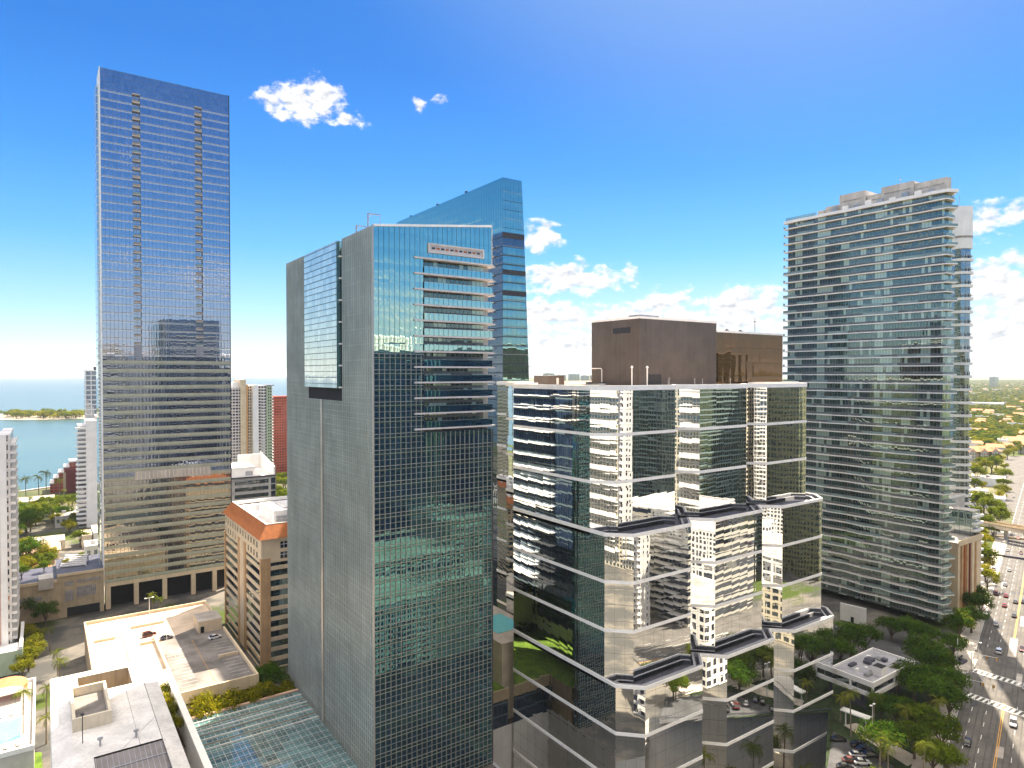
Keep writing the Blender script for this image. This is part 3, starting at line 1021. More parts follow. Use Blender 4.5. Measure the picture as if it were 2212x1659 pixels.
# ================================================================== condominium tower on the right
t = thing('condo_tower', 'wide condominium tower on the right with thin white balcony slabs on every storey', 'tower', (302, 123, 0))
CX, CY0, CY1 = 302.2, 124.0, 194.0
FH = 3.76
NF = 47
ZC = 3.2 + NF * FH
mb = MB()
mb.wall((CX, CY1), (CX, CY0), 3, ZC, 'condo_glass')
mb.wall((CX, CY0), (309.4, CY0), 3, ZC, 'condo_glass')
mb.build('glazing', t)
mb = MB()
mb.wall((309.4, CY0), (309.4, 129), 0, ZC, 'win_greygreen')
mb.wall((309.4, 129), (322, 129), 0, ZC, 'win_greygreen')
mb.wall((322, 129), (322, CY1), 0, ZC, 'win_greygreen')
mb.wall((322, CY1), (CX, CY1), 0, ZC, 'win_greygreen')
mb.build('rear_wall', t)
rr = random.Random(3)
segs = [CY1 + 1.6, 188, 180, 172, 163, 156, 148, 141, 133, 128, CY0 - 1.6]
for k in range(1, NF + 1):
    z = 3.2 + k * FH
    low = k < 10
    edge = []
    for i, y in enumerate(segs):
        amp = (.45 if not low else .9) * (1 if i % 2 else -.35)
        edge.append((CX - 1.45 - amp * (1 if 0 < i < len(segs) - 1 else 0) - (.25 * rr.random()), y))
    tip = 2.4 + (1.5 if k % 2 else 0.0)
    pts = edge + [(CX + 3.2, CY0 - tip), (CX + 4.6, CY0 - 1.0), (CX + 6.0, CY0 - 1.6), (CX + 7.1, CY0 - .6), (CX + 7.1, CY0 + .02), (CX + .02, CY0 + .02), (CX + .02, CY1), (CX + 2, CY1 + 1.6)]
    m2 = MB()
    th = .44 if k < NF else 1.3
    n = len(pts)
    for i in range(n):
        m2.wall(pts[i], pts[(i + 1) % n], z - th, z, 'white_paint')
    # top and bottom of the slab in strips along the front
    for i in range(len(edge) - 1):
        a, b = edge[i], edge[i + 1]
        yA, yB = min(a[1], CY1), max(b[1], CY0)
        m2.face([(CX, a[1], z), (a[0], a[1], z), (b[0], b[1], z), (CX, b[1], z)], 'concrete')
        m2.face([(CX, b[1], z - th), (b[0], b[1], z - th), (a[0], a[1], z - th), (CX, a[1], z - th)], 'cream')
    m2.face([(edge[-1][0], edge[-1][1], z), pts[len(edge)] + (z,), pts[len(edge) + 1] + (z,), pts[len(edge) + 2] + (z,), pts[len(edge) + 3] + (z,), (CX, CY0, z)], 'concrete')
    m2.face([(CX, CY0, z - th), pts[len(edge) + 3] + (z - th,), pts[len(edge) + 2] + (z - th,), pts[len(edge) + 1] + (z - th,), pts[len(edge)] + (z - th,), (edge[-1][0], edge[-1][1], z - th)], 'cream')
    sl_ = m2.build('balcony', t)
    if k < NF:
        # pieces of frosted rail, a different run on each storey
        m3 = MB()
        for i in range(len(edge) - 1):
            a, b = edge[i], edge[i + 1]
            if rr.random() < (.22 if not low else .45):
                MB().obox((a[0] + .14, a[1]), (b[0] + .14, b[1]), .04, z, z + 1.05, 'rail_glass').build('rail_panel', sl_)
        for i in range(len(edge) - 1):
            a, b = edge[i], edge[i + 1]
            m3.obox((a[0] + .08, a[1]), (b[0] + .08, b[1]), .06, z + 1.06, z + 1.12, 'grey_metal')
        m3.build('handrail', sl_)
        m3 = MB()
        m3.obox((edge[-1][0] + .1, CY0 - 1.5), (CX + 3.1, CY0 - tip + .1), .08, z, z + 1.0, 'rail_glass')
        m3.build('rail_panel', sl_)
        m3 = MB()
        m3.obox((CX + 4.7, CY0 - 1.0), (CX + 5.9, CY0 - 1.5), .08, z, z + 1.0, 'rail_glass')
        m3.build('rail_panel', sl_)
        m3 = MB()
        m3.obox((CX, CY1 + 1.5), (edge[0][0] + .1, CY1 + 1.5), .08, z, z + 1.0, 'rail_glass')
        m3.build('rail_panel', sl_)
mb = MB()
mb.face([(CX, CY0, ZC + .002), (309.4, CY0, ZC + .002), (309.4, 129, ZC + .002), (322, 129, ZC + .002), (322, CY1, ZC + .002), (CX, CY1, ZC + .002)], 'roof_grey')
mb.build('roof', t)
mb = MB()
for k in range(12):
    mb.obox((CX - 1.2, 179 + k * 1.3), (CX - 1.2, 180.2 + k * 1.3), .06, ZC, ZC + 1.5, 'glass_teal')
mb.build('roof_rail', t)
# crown of concrete plant rooms: (y0, y1, top)
for (ya, yb, zt, xo) in ((176.5, 180, 2.6, 2), (170, 176.3, 3.8, 2.5), (158, 169.8, 8.0, 3), (151, 157.8, 5.4, 4.5), (137.3, 150.8, 7.4, 3), (131, 137.2, 6.2, 4), (124.4, 130.8, 6.0, 3.2)):
    mb = MB()
    mb.box(CX + xo, CX + xo + (12 if ya > 130.9 else 3.9), ya, yb, ZC, ZC + zt, 'concrete', 'roof_white')
    mb.box(CX + xo - .06, CX + xo - .003, ya + 1, yb - 1, ZC + zt * .55, ZC + zt * .62, 'curtain_grey')
    mb.build('plant_room', t)
mb = MB()
for k in range(9):
    y = 128 + k * 5.2
    mb.box(CX + .4, CX + 1.2, y, y + 2.6, ZC, ZC + 1.5 + (k % 3) * .5, 'white_paint' if k % 2 else 'grey_metal')
mb.build('roof_screens', t)
d = thing('antenna_mast', 'hair thin antenna on the plant rooms of the wide condominium tower', 'antenna', (308, 144, ZC + 7.4))
MB().tube([(308, 144, ZC + 7.4), (308, 144, ZC + 11)], .12, 'grey_metal').box(307.4, 308.6, 143.8, 144.2, ZC + 9.8, ZC + 10.0, 'grey_metal').build('mast', d)

# rounded tower behind it
t = thing('round_tower', 'narrow round cornered white tower with dark balconies behind the wide condominium tower', 'tower', (370, 141, 0))
a, b = atd(2049, 807, 331), atd(2088, 807, 331)
cxm, cym = (a.x + b.x) / 2, (a.y + b.y) / 2
rad = (Vector((b.x, b.y)) - Vector((a.x, a.y))).length / 2


def pill(r, n=16):
    d1 = Vector((RT.x, RT.y))
    d2 = Vector((FW.x, FW.y))
    pts = []
    for k in range(n):
        an = 2 * math.pi * k / n
        cx_, cy_ = math.cos(an), math.sin(an)
        q = Vector((cxm, cym)) + d1 * (r * math.copysign(abs(cx_) ** .6, cx_)) + d2 * (r * 1.3 * math.copysign(abs(cy_) ** .6, cy_))
        pts.append((q.x, q.y))
    return pts


ztp = 105 + 355 * 331 / 1450
mb = MB()
mb.prism(pill(rad * .86), 0, ztp - 18, 'window_dark')
mb.build('glazing', t)
MB().prism(pill(rad * 1.0), ztp - 20.5, ztp, 'white_paint', 'roof_white').prism(pill(rad * 1.03), ztp - 15.2, ztp - 14.3, 'curtain_grey').build('crown', t)
k = 0
z = ztp - 26.5
while z > 8:
    m2 = MB()
    m2.prism(pill(rad * 1.08), z, z + 1.25, 'white_paint', 'concrete')
    for i in (11, 12, 13):
        pass
    bal = m2.build('balcony', t)
    m3 = MB()
    for sx in (-.45, .05, .5):
        q = Vector((cxm, cym)) + Vector((RT.x, RT.y)) * rad * sx - Vector((FW.x, FW.y)) * rad * 1.2
        m3.box(q.x - .2, q.x + .2, q.y - .2, q.y + .2, z + 1.25, z + 3.1, 'grey_metal')
    m3.prism(pill(rad * 1.05), z + 2.3, z + 2.42, 'grey_metal')
    m3.build('rail_lattice', bal)
    z -= 6.3 if z > 72 else 3.75
    k += 1
MB().tube([(cxm, cym, ztp), (cxm, cym, ztp + 6)], .12, 'grey_metal').build('spire', t)
# ================================================================== ground, sea, road
FAR = 19000.0


def pol(azd, r):
    return (r * math.sin(R(azd)), r * math.cos(R(azd)))


mb = MB()
ring = [pol(-k * 7.5, FAR) for k in range(48)]
mb.face([(*p, -.30) for p in ring], 'ground_mix') if False else None
g = nmat('ground_mix')
pos = g.n('ShaderNodeNewGeometry').outputs['Position']
c = g.mix(g.step(g.noise(pos, .05, 5.0, .6), .42, .6), (.075, .075, .075), (.17, .155, .135))
dist = g.vm('LENGTH', pos)
c = g.mix(g.m('MULTIPLY', g.step(dist, 235, 260), g.step(g.noise(pos, .018, 4.0, .6), .52, .60)), c, (.06, .085, .02))
farc = g.mix(g.step(g.noise(pos, .006, 6.0, .65), .40, .62), (.06, .085, .02), (.20, .18, .09))
c = g.mix(g.step(dist, 450, 900), c, farc)
b = g.n('ShaderNodeBsdfPrincipled')
g.put(b.inputs['Base Color'], c)
b.inputs['Roughness'].default_value = .95
b.inputs['Specular IOR Level'].default_value = .1
g.out(b.outputs[0])
from mathutils.geometry import tessellate_polygon
hole = [(98.6, 112), (104, 96), (150.0, 84.3), (201.0, 112.9), (207.5, 118.5), (207.5, 162.9), (98.6, 162.9)]
lp = [Vector((*p, -.30)) for p in ring]
hp = [Vector((*p, -.30)) for p in hole]
allp = lp + hp
for tr in tessellate_polygon([lp, hp]):
    a, b, c = (allp[i] for i in tr)
    if (b - a).cross(c - a).z < 0:
        b, c = c, b
    mb.face([a, b, c], 'ground_mix')
mb.build('ground', kind='structure')
mb = MB()
mb.face([(*p, COURT) for p in hole], 'pavement')
mb.build('sunken_court', kind='structure')
mb = MB()
for i in range(len(hole)):
    mb.wall(hole[(i + 1) % len(hole)], hole[i], COURT, .6, 'white_paint')
mb.build('retaining_wall', None, 'retaining wall round the sunken court at the foot of the mirrored block', 'wall')

g = nmat('sea_water')
pos = g.n('ShaderNodeNewGeometry').outputs['Position']
nz = g.noise(g.vm('MULTIPLY', pos, (.03, .09, 1)), 1.0, 5.0, .6)
bp = g.n('ShaderNodeBump')
bp.inputs['Strength'].default_value = .25
bp.inputs['Distance'].default_value = 1.2
g.put(bp.inputs['Height'], nz)
b = g.n('ShaderNodeBsdfPrincipled')
big = g.noise(g.vm('MULTIPLY', pos, (.0012, .0045, 1)), 1.0, 4.0, .6)
dist = g.vm('LENGTH', pos)
shal = g.mix(g.step(dist, 1200, 5000), (.060, .105, .10), (.035, .065, .085))
g.put(b.inputs['Base Color'], g.mix(g.step(big, .3, .7), shal, (.045, .09, .095)))
b.inputs['Roughness'].default_value = .22
b.inputs['IOR'].default_value = 1.33
b.inputs['Specular IOR Level'].default_value = .3
g.put(b.inputs['Normal'], bp.outputs[0])
g.out(b.outputs[0])
# coast: from the far left round behind the towers, then away to the south
shore = [pol(-60, 900), at(-600, 1075), at(-150, 1062), at(20, 1066), at(60, 1060), at(115, 1052), at(200, 1050), at(420, 1010), at(560, 985), at(640, 985), at(760, 960), at(880, 930), at(960, 890), at(1010, 850), at(1080, 828)]
shore = [(p[0], p[1]) for p in shore]
seap = shore + [pol(36, FAR - 5), pol(20, FAR - 5), pol(5, FAR - 5), pol(-15, FAR - 5), pol(-40, FAR - 5), pol(-60, FAR - 5)]
mb = MB()
mb.face([(*p, -.20) for p in seap], 'sea_water')
mb.build('sea', kind='structure')
mb = MB()
for i in range(1, len(shore) - 4):
    mb.obox(shore[i], shore[i + 1], 3.0, -.29, .9, 'concrete')
mb.build('sea_wall', None, 'long low concrete sea wall along the bay shore', 'sea wall')

# road on the right, running away to the upper right
E = Vector((math.sin(R(74)), math.cos(R(74)), 0))
NR = Vector((E.y, -E.x, 0))
P0 = Vector((249.6, 95.4, 0))


def rd(s, w, z=0.0):
    p = P0 + E * s + NR * w
    return Vector((p.x, p.y, z))


def strip(mb, s0, s1, w0, w1, z, m):
    mb.face([rd(s0, w1, z), rd(s1, w1, z), rd(s1, w0, z), rd(s0, w0, z)], m)


mb = MB()
for k in range(20):
    strip(mb, -80 + k * 40, -40 + k * 40, 0, 40, .004, 'asphalt')
mb.build('road', kind='structure')
mb = MB()
for s in range(-78, 540, 9):
    if -2 < s < 40:
        continue
    for w in (3.6, 7.2, 14.6, 18.2, 25.5):
        strip(mb, s, s + 3, w - .08, w + .08, .008, 'line_white')
for w, m in ((11.0, 'line_yellow'), (11.45, 'line_yellow'), (.35, 'line_white'), (21.9, 'line_white')):
    strip(mb, -80, -3, w - .09, w + .09, .009, m)
    strip(mb, 42, 540, w - .09, w + .09, .009, m)
mb.build('road_marking', kind='structure')


def crosswalk(p, q, w, n):
    "two lines with blocks between them; p, q on the ground"
    mb = MB()
    p, q = Vector((p.x, p.y, 0)), Vector((q.x, q.y, 0))
    t = (q - p).normalized()
    nn = Vector((-t.y, t.x, 0)) * (w / 2)

    def qd(a, b, lo, hi, z, m):
        mb.face([a + nn * lo + ZZ * z, b + nn * lo + ZZ * z, b + nn * hi + ZZ * z, a + nn * hi + ZZ * z], m)
    qd(p, q, -1.12, -1.0, .012, 'line_white')
    qd(p, q, 1.0, 1.12, .012, 'line_white')
    L = (q - p).length
    for k in range(n):
        a = p + t * (L * k / n)
        qd(a, a + t * (L / n * .48), -.97, .97, .012, 'line_white')
    mb.build('crosswalk', kind='structure')


crosswalk(at(2101, 1447), at(2250, 1492), 3.4, 12)
crosswalk(at(2090, 1500), at(2250, 1557), 3.6, 13)
crosswalk(at(2092, 1452), at(2062, 1441), 4.0, 8)
# median strip right of the first crosswalk
mb = MB()
a, b_ = rd(46, 8.6), rd(120, 8.6)
for (s0, s1) in ((42, 64),):
    mb.prism([tuple(rd(s0, 12.4)[:2]), tuple(rd(s1, 12.4)[:2]), tuple(rd(s1, 10.0)[:2]), tuple(rd(s0, 10.0)[:2])], 0, .14, 'pavement')
mb.build('median_island', kind='structure')
# pavement along the left kerb, with a planted strip
mb = MB()


def rprism(s0, s1, w0, w1, z0, z1, m):
    mb.prism([tuple(rd(s0, w1)[:2]), tuple(rd(s1, w1)[:2]), tuple(rd(s1, w0)[:2]), tuple(rd(s0, w0)[:2])], z0, z1, m)


for (s0, s1) in ((-80, -8), (18, 110), (112, 300)):
    rprism(s0, s1, -6.0, -.02, -.2, .13, 'pavement')
    rprism(s0, s1, -.02, .14, -.2, .15, 'concrete')
mb.build('pavement', kind='structure')
mb = MB()
rprism(34, 62, -2.4, -1.0, .13, .6, 'leaf_dark')
mb.build('planting_bed', kind='structure') if False else None
# side street coming out from between the small white building and the tower
SD = (at(2092, 1452), at(1850, 1376))
mb = MB()
tv = (SD[1] - SD[0]).normalized()
nv = Vector((-tv.y, tv.x, 0)) * 6.0
a, b_ = SD[0] - tv * 2, SD[0] + tv * 130
mb.face([a + nv + ZZ * .002, a - nv + ZZ * .002, b_ - nv + ZZ * .002, b_ + nv + ZZ * .002][::-1] if False else [a - nv + ZZ * .002, a + nv + ZZ * .002, b_ + nv + ZZ * .002, b_ - nv + ZZ * .002], 'asphalt_dark')
mb.build('side_street', kind='structure')
for o in bpy.data.objects:
    if o.name == 'side_street':
        n = o.data.polygons[0].normal
        if n.z < 0:
            o.data.flip_normals()


# ================================================================== towers behind and beside the viewpoint (mirrored in the glass)
def block(name, label, cat, x0, x1, y0, y1, z0, z1, mat, fh=3.2, balc=(), slab='white_paint', rail='white_paint', depth=1.6, rh=1.0, top='roof_grey', group=None, th=.22):
    "rectangular block; balc lists (side, a, b) runs of balconies: side n/s/e/w from a to b along that side"
    t = thing(name, label, cat, ((x0 + x1) / 2, y0, z0), group)
    mb = MB()
    mb.wall((x0, y0), (x1, y0), z0, z1, mat)
    mb.wall((x1, y0), (x1, y1), z0, z1, mat)
    mb.wall((x1, y1), (x0, y1), z0, z1, mat)
    mb.wall((x0, y1), (x0, y0), z0, z1, mat)
    mb.build('wall', t)
    mb = MB()
    mb.face([(x0, y0, z1 - .4), (x1, y0, z1 - .4), (x1, y1, z1 - .4), (x0, y1, z1 - .4)], top)
    ringband(mb, [(x0, y0), (x1, y0), (x1, y1), (x0, y1)], .12, -.4, z1 - .5, z1 + .3, slab)
    mb.build('roof', t)
    n = int((z1 - z0 - 2) / fh)
    for (s, a, b) in balc:
        for k in range(1, n):
            z = z0 + k * fh
            m2 = MB()
            if s == 'n':
                bx = (x0 + a, x0 + b, y1 + .003, y1 + depth)
            elif s == 's':
                bx = (x0 + a, x0 + b, y0 - depth, y0 - .003)
            elif s == 'e':
                bx = (x1 + .003, x1 + depth, y0 + a, y0 + b)
            else:
                bx = (x0 - depth, x0 - .003, y0 + a, y0 + b)
            m2.box(*bx, z, z + th, slab)
            if s == 'n':
                m2.box(bx[0], bx[1], bx[3] - .1, bx[3] - .003, z + th, z + rh, rail)
            elif s == 's':
                m2.box(bx[0], bx[1], bx[2] + .003, bx[2] + .1, z + th, z + rh, rail)
            elif s == 'e':
                m2.box(bx[1] - .1, bx[1] - .003, bx[2], bx[3], z + th, z + rh, rail)
            else:
                m2.box(bx[0] + .003, bx[0] + .1, bx[2], bx[3], z + th, z + rh, rail)
            m2.build('balcony', t)
    return t


block('condo_tower', 'cream condominium with deep white balconies, mirrored in the narrow facets of the stepped block', 'tower', -70, 62, -62, -18, 0, 132, 'win_beige', 8.4,
      (('n', 2, 44), ('n', 50, 62), ('n', 92, 130)), depth=2.2, rh=3.4, th=.6)
block('condo_tower', 'white and teal tower mirrored in the right hand narrow facet of the stepped block', 'tower', 68, 90, -60, -30, 0, 128, 'win_white', 3.2, (('n', 3, 9),))
block('office_tower', 'teal office slab mirrored beside the white tower in the stepped block', 'tower', 90.5, 112, -62, -34, 0, 124, 'win_tealtower', 3.6)
t = block('office_tower', 'dark blue glass tower with white crown, mirrored in the right face of the middle tower', 'tower', 128, 176, -78, -34, 0, 118, 'win_darktower', 3.6, (('n', 0, 8),), depth=1.2, rh=.9)
mb = MB()
for k in range(5):
    mb.lathe((134 + k * 9, -50, 118), [(4.2, 0), (4.2, 3.2), (3.9, 3.3), (3.9, 4.2), (4.3, 4.4), (4.3, 6.4), (3.5, 7.6), (0, 8.0)], 'white_paint', 12)
mb.build('crown', t)
block('condo_tower', 'slim white condominium between dark glass towers, mirrored in the stepped block', 'tower', 197.5, 206, 28, 40, 0, 118, 'win_slim', 3.2, (('n', 0, 2.4), ('w', 0, 4), ('w', 8.6, 12)))
block('office_tower', 'navy glass tower mirrored in the first wide facet of the stepped block', 'tower', 197, 240, -66, -22, 0, 121, 'win_darktower', 3.4, (('n', 0, 43), ('w', 0, 44)), depth=.9, rh=.5, slab='grey_slab', rail='grey_slab')
block('condo_tower', 'grey green apartment tower mirrored in the second wide facet of the stepped block', 'tower', 262, 312, -40, 18, 0, 117, 'win_greygreen', 3.2, (('w', 2, 20), ('w', 30, 44), ('n', 4, 46)), slab='grey_slab', rail='rail_glass')
block('apartment_block', 'yellowish apartment block mirrored in the right end of the stepped block', 'building', 322, 352, 6, 46, 0, 118, 'win_yellow', 3.3, (('w', 4, 14),))
block('parking_garage', 'white parking garage with open decks mirrored low in the stepped block', 'parking garage', 172, 214, -14, 22, 0, 28, 'win_garage', 3.3, (), top='roof_grey')
block('apartment_block', 'white low block with square windows mirrored at the foot of the middle tower', 'building', 40, 96, -6, 6, 0, 30, 'win_white', 3.2)
block('office_block', 'white gridded office block with big windows mirrored in the middle of the stepped block', 'office block', 88, 148, 14, 50, 0, 29, 'win_biggrid', 4.4, ())

block('apartment_block', 'cream stucco block with square windows mirrored low in the stepped block', 'building', 150, 171, -2, 36, 0, 38, 'win_beige', 3.3, (('n', 3, 9), ('n', 13, 19)))
block('apartment_block', 'white walled block with banded windows mirrored low in the right of the stepped block', 'building', 218, 262, 20, 50, 0, 46, 'win_bigband', 3.8, (('w', 4, 26),))
block('apartment_block', 'low white stucco block with small windows mirrored at the bottom of the narrow left facet', 'building', 84, 118, 54, 82, 0, 24.5, 'win_white', 3.3, (('n', 3, 9), ('n', 20, 28)))
block('apartment_block', 'low cream block with wide windows mirrored at the bottom of the stepped block', 'building', 128, 164, 40, 57, 0, 19, 'win_beige', 3.3)
# raised garden deck in the gap between the middle tower and the mirrored block
t = thing('garden_deck', 'raised garden deck with lawn and white wall between middle tower and mirrored block', 'garden deck', (106, 170, 0))
MB().box(76.3, 97.9, 152.6, 222, 0, 11.0, 'tan_wall', 'pavement').box(97.903, 112.7, 163, 222, COURT, 11.0, 'win_darktower', 'pavement').box(97.903, 112.8, 162.5, 162.99, 8.6, 11.8, 'tan_wall').build('podium', t)
MB().box(77, 97.8, 153, 199, 11.003, 11.15, 'grass').box(97.801, 112.4, 163.2, 199, 11.003, 11.15, 'grass').build('lawn', t)
MB().box(76.4, 112.6, 199.2, 200, 11.003, 24, 'white_paint').box(76.31, 77, 153, 199.19, 11.003, 15, 'white_paint').build('garden_wall', t)
MB().box(77, 112.4, 196.5, 199, 11.2, 12.6, 'leaf_mid').box(77, 112.4, 200.1, 203, 24, 25.2, 'leaf_mid').build('hedge', t)
MB().box(76.4, 112.6, 200.003, 222, 11.003, 24, 'white_paint', 'pavement').build('upper_terrace', t)
MB().box(112.9, 129.6, 166.5, 220, 0, 23.4, 'cream', 'pavement').build('pool_terrace', t)
g = nmat('pool_water')
b = g.n('ShaderNodeBsdfPrincipled')
pos = g.n('ShaderNodeNewGeometry').outputs['Position']
g.put(b.inputs['Base Color'], g.mix(g.noise(pos, .8, 3.0), (.12, .50, .52), (.22, .66, .66)))
b.inputs['Roughness'].default_value = .08
g.out(b.outputs[0])
MB().box(116.5, 127, 174, 188, 23.402, 23.5, 'pool_water').build('pool', t)

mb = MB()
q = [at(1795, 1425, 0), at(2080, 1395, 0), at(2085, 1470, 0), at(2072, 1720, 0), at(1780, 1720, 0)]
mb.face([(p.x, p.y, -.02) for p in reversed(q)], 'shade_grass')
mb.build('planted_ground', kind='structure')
mb = MB()
q = [at(2172, 985, 0), at(2420, 985, 0), at(2420, 1118, 0), at(2160, 1105, 0)]
mb.face([(p.x, p.y, .001) for p in reversed(q)], 'asphalt')
mb.build('car_park', kind='structure')
for o in COL.objects:
    if o.name in ('planted_ground', 'car_park') and o.data.polygons[0].normal.z < 0:
        o.data.flip_normals()
# ================================================================== brown roofed office block
t = thing('office_block', 'tan office block with brown sloping roof edge and orange corner pillars', 'office block', (62.4, 243, 0))
BX0, BX1, BY0, BY1, ZE = 62.6, 92.0, 243.0, 300.0, 46.6
foot = [(BX0, BY0), (BX1, BY0), (BX1, BY1), (BX0, BY1)]
mb = MB()
core = offset(foot, -.22)
for i in range(4):
    mb.wall(core[i], core[(i + 1) % 4], 0, 38.5, 'window_green' if i == 0 else 'window_dark')
mb.build('glazing', t)
for k in range(11):
    z = -1.0 + k * 3.62
    m2 = MB()
    ringband(m2, foot, .0, -.3, max(0, z), z + 1.42, 'tan_light')
    m2.build('spandrel', t)
mb = MB()
for i in range(4):
    mb.wall(foot[i], foot[(i + 1) % 4], 37.9, ZE, 'tan_light')
mb.face([(*p, 37.9) for p in reversed(foot)], 'tan_light')
mb.build('upper_wall', t)
mb = MB()
for (ya, yb) in ((264.6, 267.4), (274.4, 277.0)):
    mb.box(BX0 - .3, BX0 + 1, ya, yb, 0, 41.0, 'orange_tan')
mb.box(BX0 - .12, BX0 + 1, 267.41, 274.39, 0, 40.0, 'tan_light')
mb.build('pillar', t)
mb = MB()
mb.prism([(BX0 - .3, BY0 - .4), (BX0 + 3.0, BY0 - .4), (BX0 + 3.0, BY0 + 1), (BX0 + 1, BY0 + 1), (BX0 + 1, BY0 + 1.4), (BX0 - .3, BY0 + 1.4)], 0, 39.6, 'orange_tan')
mb.build('pillar', t)
mb = MB()
mb.box(BX0 - .35, BX0 + 1, BY1 - 1.6, BY1 + .3, 0, 39.0, 'orange_tan')
mb.build('pillar', t)
for k in range(13):
    for r in range(2):
        y = BY0 + 4.6 + k * 4.1
        z = 39.0 + r * 3.7
        if z < 41 and 263 < y < 277:
            continue
        m2 = MB()
        m2.box(BX0 - .12, BX0 - .003, y - .1, y + 1.7, z - .1, z + 2.4, 'cream')
        m2.box(BX0 - .16, BX0 - .121, y + .12, y + 1.48, z + .12, z + 2.18, 'window_dark')
        m2.build('window', t)
for k in range(6):
    for r in range(2):
        x = BX0 + 6.6 + k * 4.1
        z = 39.0 + r * 3.7
        m2 = MB()
        m2.box(x, x + 2.4, BY0 - .05, BY0 - .003, z, z + 2.3, 'window_dark')
        m2.box(x + 1.15, x + 1.27, BY0 - .1, BY0 - .051, z, z + 2.3, 'white_trim')
        m2.box(x, x + 2.4, BY0 - .1, BY0 - .051, z + 1.3, z + 1.42, 'white_trim')
        m2.build('window', t)
mb = MB()
e = offset(foot, .9)
e2 = offset(foot, -2.4)
for i in range(4):
    j = (i + 1) % 4
    mb.face([(*e[i], ZE), (*e[j], ZE), (*e2[j], 51.2), (*e2[i], 51.2)], 'terracotta')
mb.face([(*p, ZE) for p in reversed(e)], 'terracotta')
mb.build('sloping_roof', t)
mb = MB()
ringband(mb, foot, -2.35, -2.8, 50.0, 51.35, 'white_trim')
mb.face([(*p, 49.6) for p in offset(foot, -2.7)], 'roof_white')
mb.build('flat_roof', t)
p = thing('plant_room', 'x', 'plant room') if False else None
mb = MB()
mb.box(69.5, 86, 252, 272, 49.6, 54.4, 'white_paint', 'roof_white')
mb.box(70.2, 76, 251.4, 251.997, 49.8, 52.2, 'grey_metal')
mb.box(74, 84, 255, 266, 54.4, 54.9, 'roof_white')
mb.build('plant_room', t)
mb = MB()
for k in range(4):
    mb.box(78.5 + k * 1.2, 79.4 + k * 1.2, 249.0, 251.3, 49.6, 52.6, 'grey_metal')
mb.box(70, 71, 282, 283, 49.6, 51.8, 'white_paint')
mb.box(70, 71, 286, 287, 49.6, 51.5, 'white_paint')
mb.lathe((80, 256, 54.9), [(2.2, 0), (2.2, 1.0), (1.8, 1.2), (0, 1.2)], 'grey_metal', 14)
mb.build('roof_plant', t)

# ================================================================== parking garage with roof deck
t = thing('parking_garage', 'open roofed parking garage with pale deck between white roof and blue tower', 'parking garage', (32, 255, 0))
GZ2 = 11.0
mb = MB()
mb.box(12.2, 54, 214.6, 296, 0, GZ2 - .35, 'tan_wall', 'roof_stain_shade')
mb.build('body', t)
mb = MB()
mb.face([(12.6, 246, GZ2), (53.6, 246, GZ2), (53.6, 295.6, GZ2), (12.6, 295.6, GZ2)], 'deck_pale')
mb.face([(12.6, 215, GZ2 - .004), (31.8, 215, GZ2 - .004), (31.8, 246, GZ2 - .004), (12.6, 246, GZ2 - .004)], 'deck_pale')
mb.face([(31.8, 215, GZ2 + .002), (53.6, 215, GZ2 + .002), (53.6, 246, GZ2 + .002), (31.8, 246, GZ2 + .002)], 'roof_stain_shade')  # right part of the deck: shade painted as a darker surface
mb.face([(31.8, 246, GZ2 + .005), (53.6, 246, GZ2 + .005), (53.6, 274, GZ2 + .005), (31.8, 262, GZ2 + .005)], 'roof_stain_shade')  # slanted edge of the cast shadow, painted into the deck colour
mb.build('deck', t)
mb = MB()
mb.box(12.0, 54.2, 295.6, 296.2, GZ2 - .3, GZ2 + 1.1, 'tan_light')
mb.box(12.0, 12.6, 214.6, 295.597, GZ2 - .3, GZ2 + 1.1, 'pink_wall')
mb.box(53.6, 54.2, 273, 295.597, GZ2 - .3, GZ2 + 1.1, 'tan_light')
mb.box(53.6, 54.2, 214.6, 262, GZ2 - .3, GZ2 + 1.1, 'tan_light')
mb.box(12.0, 54.2, 214.0, 214.597, GZ2 - 2.6, GZ2 + 1.1, 'tan_light')
mb.build('parapet', t)
mb = MB()
mb.box(31.4, 32.1, 214.8, 267, GZ2 + .003, GZ2 + 1.25, 'tan_light')
mb.build('ramp_wall', t)
for (xa, xb, y) in ((14, 20.5, 274), (26, 37, 281.5), (27, 31.4, 262.5), (47, 53, 236)):
    MB().box(xa, xb, y, y + .5, GZ2 + .006, GZ2 + .9, 'tan_light').build('ramp_wall', t)
mb = MB()
mb.box(45.5, 53.5, 262.5, 272.5, GZ2 + .006, GZ2 + 4.2, 'tan_light', 'roof_grey')
mb.box(46.2, 47.4, 262.38, 262.497, GZ2 + .1, GZ2 + 2.3, 'dark_void')
mb.build('stair_cabin', t)
for k in range(3):
    z = 1.6 + k * 3.0
    m2 = MB()
    m2.box(32.5, 54.1, 214.2, 214.597, z, z + 1.25, 'dark_void')
    for x in (33, 39.5, 46, 52.6):
        m2.box(x, x + .6, 213.9, 214.199, z - .2, z + 1.5, 'tan_light')
    m2.build('slot_opening', t)
mb = MB()
for k in range(14):
    x = 33.5 + k * 1.4
    for (ya, yb) in ((217, 221), (231, 235), (239, 243)):
        pass
mb.box(42.4, 42.52, 218, 258, GZ2 + .01, GZ2 + .012, 'line_yellow')
mb.box(22.4, 22.6, 250, 292, GZ2 + .008, GZ2 + .012, 'line_yellow')
for k in range(12):
    y = 220 + k * 2.7
    mb.box(47.6, 52.8, y, y + .1, GZ2 + .01, GZ2 + .012, 'line_white')
    mb.box(33.2, 38.2, y, y + .1, GZ2 + .01, GZ2 + .012, 'line_white')
mb.build('parking_lines', t)


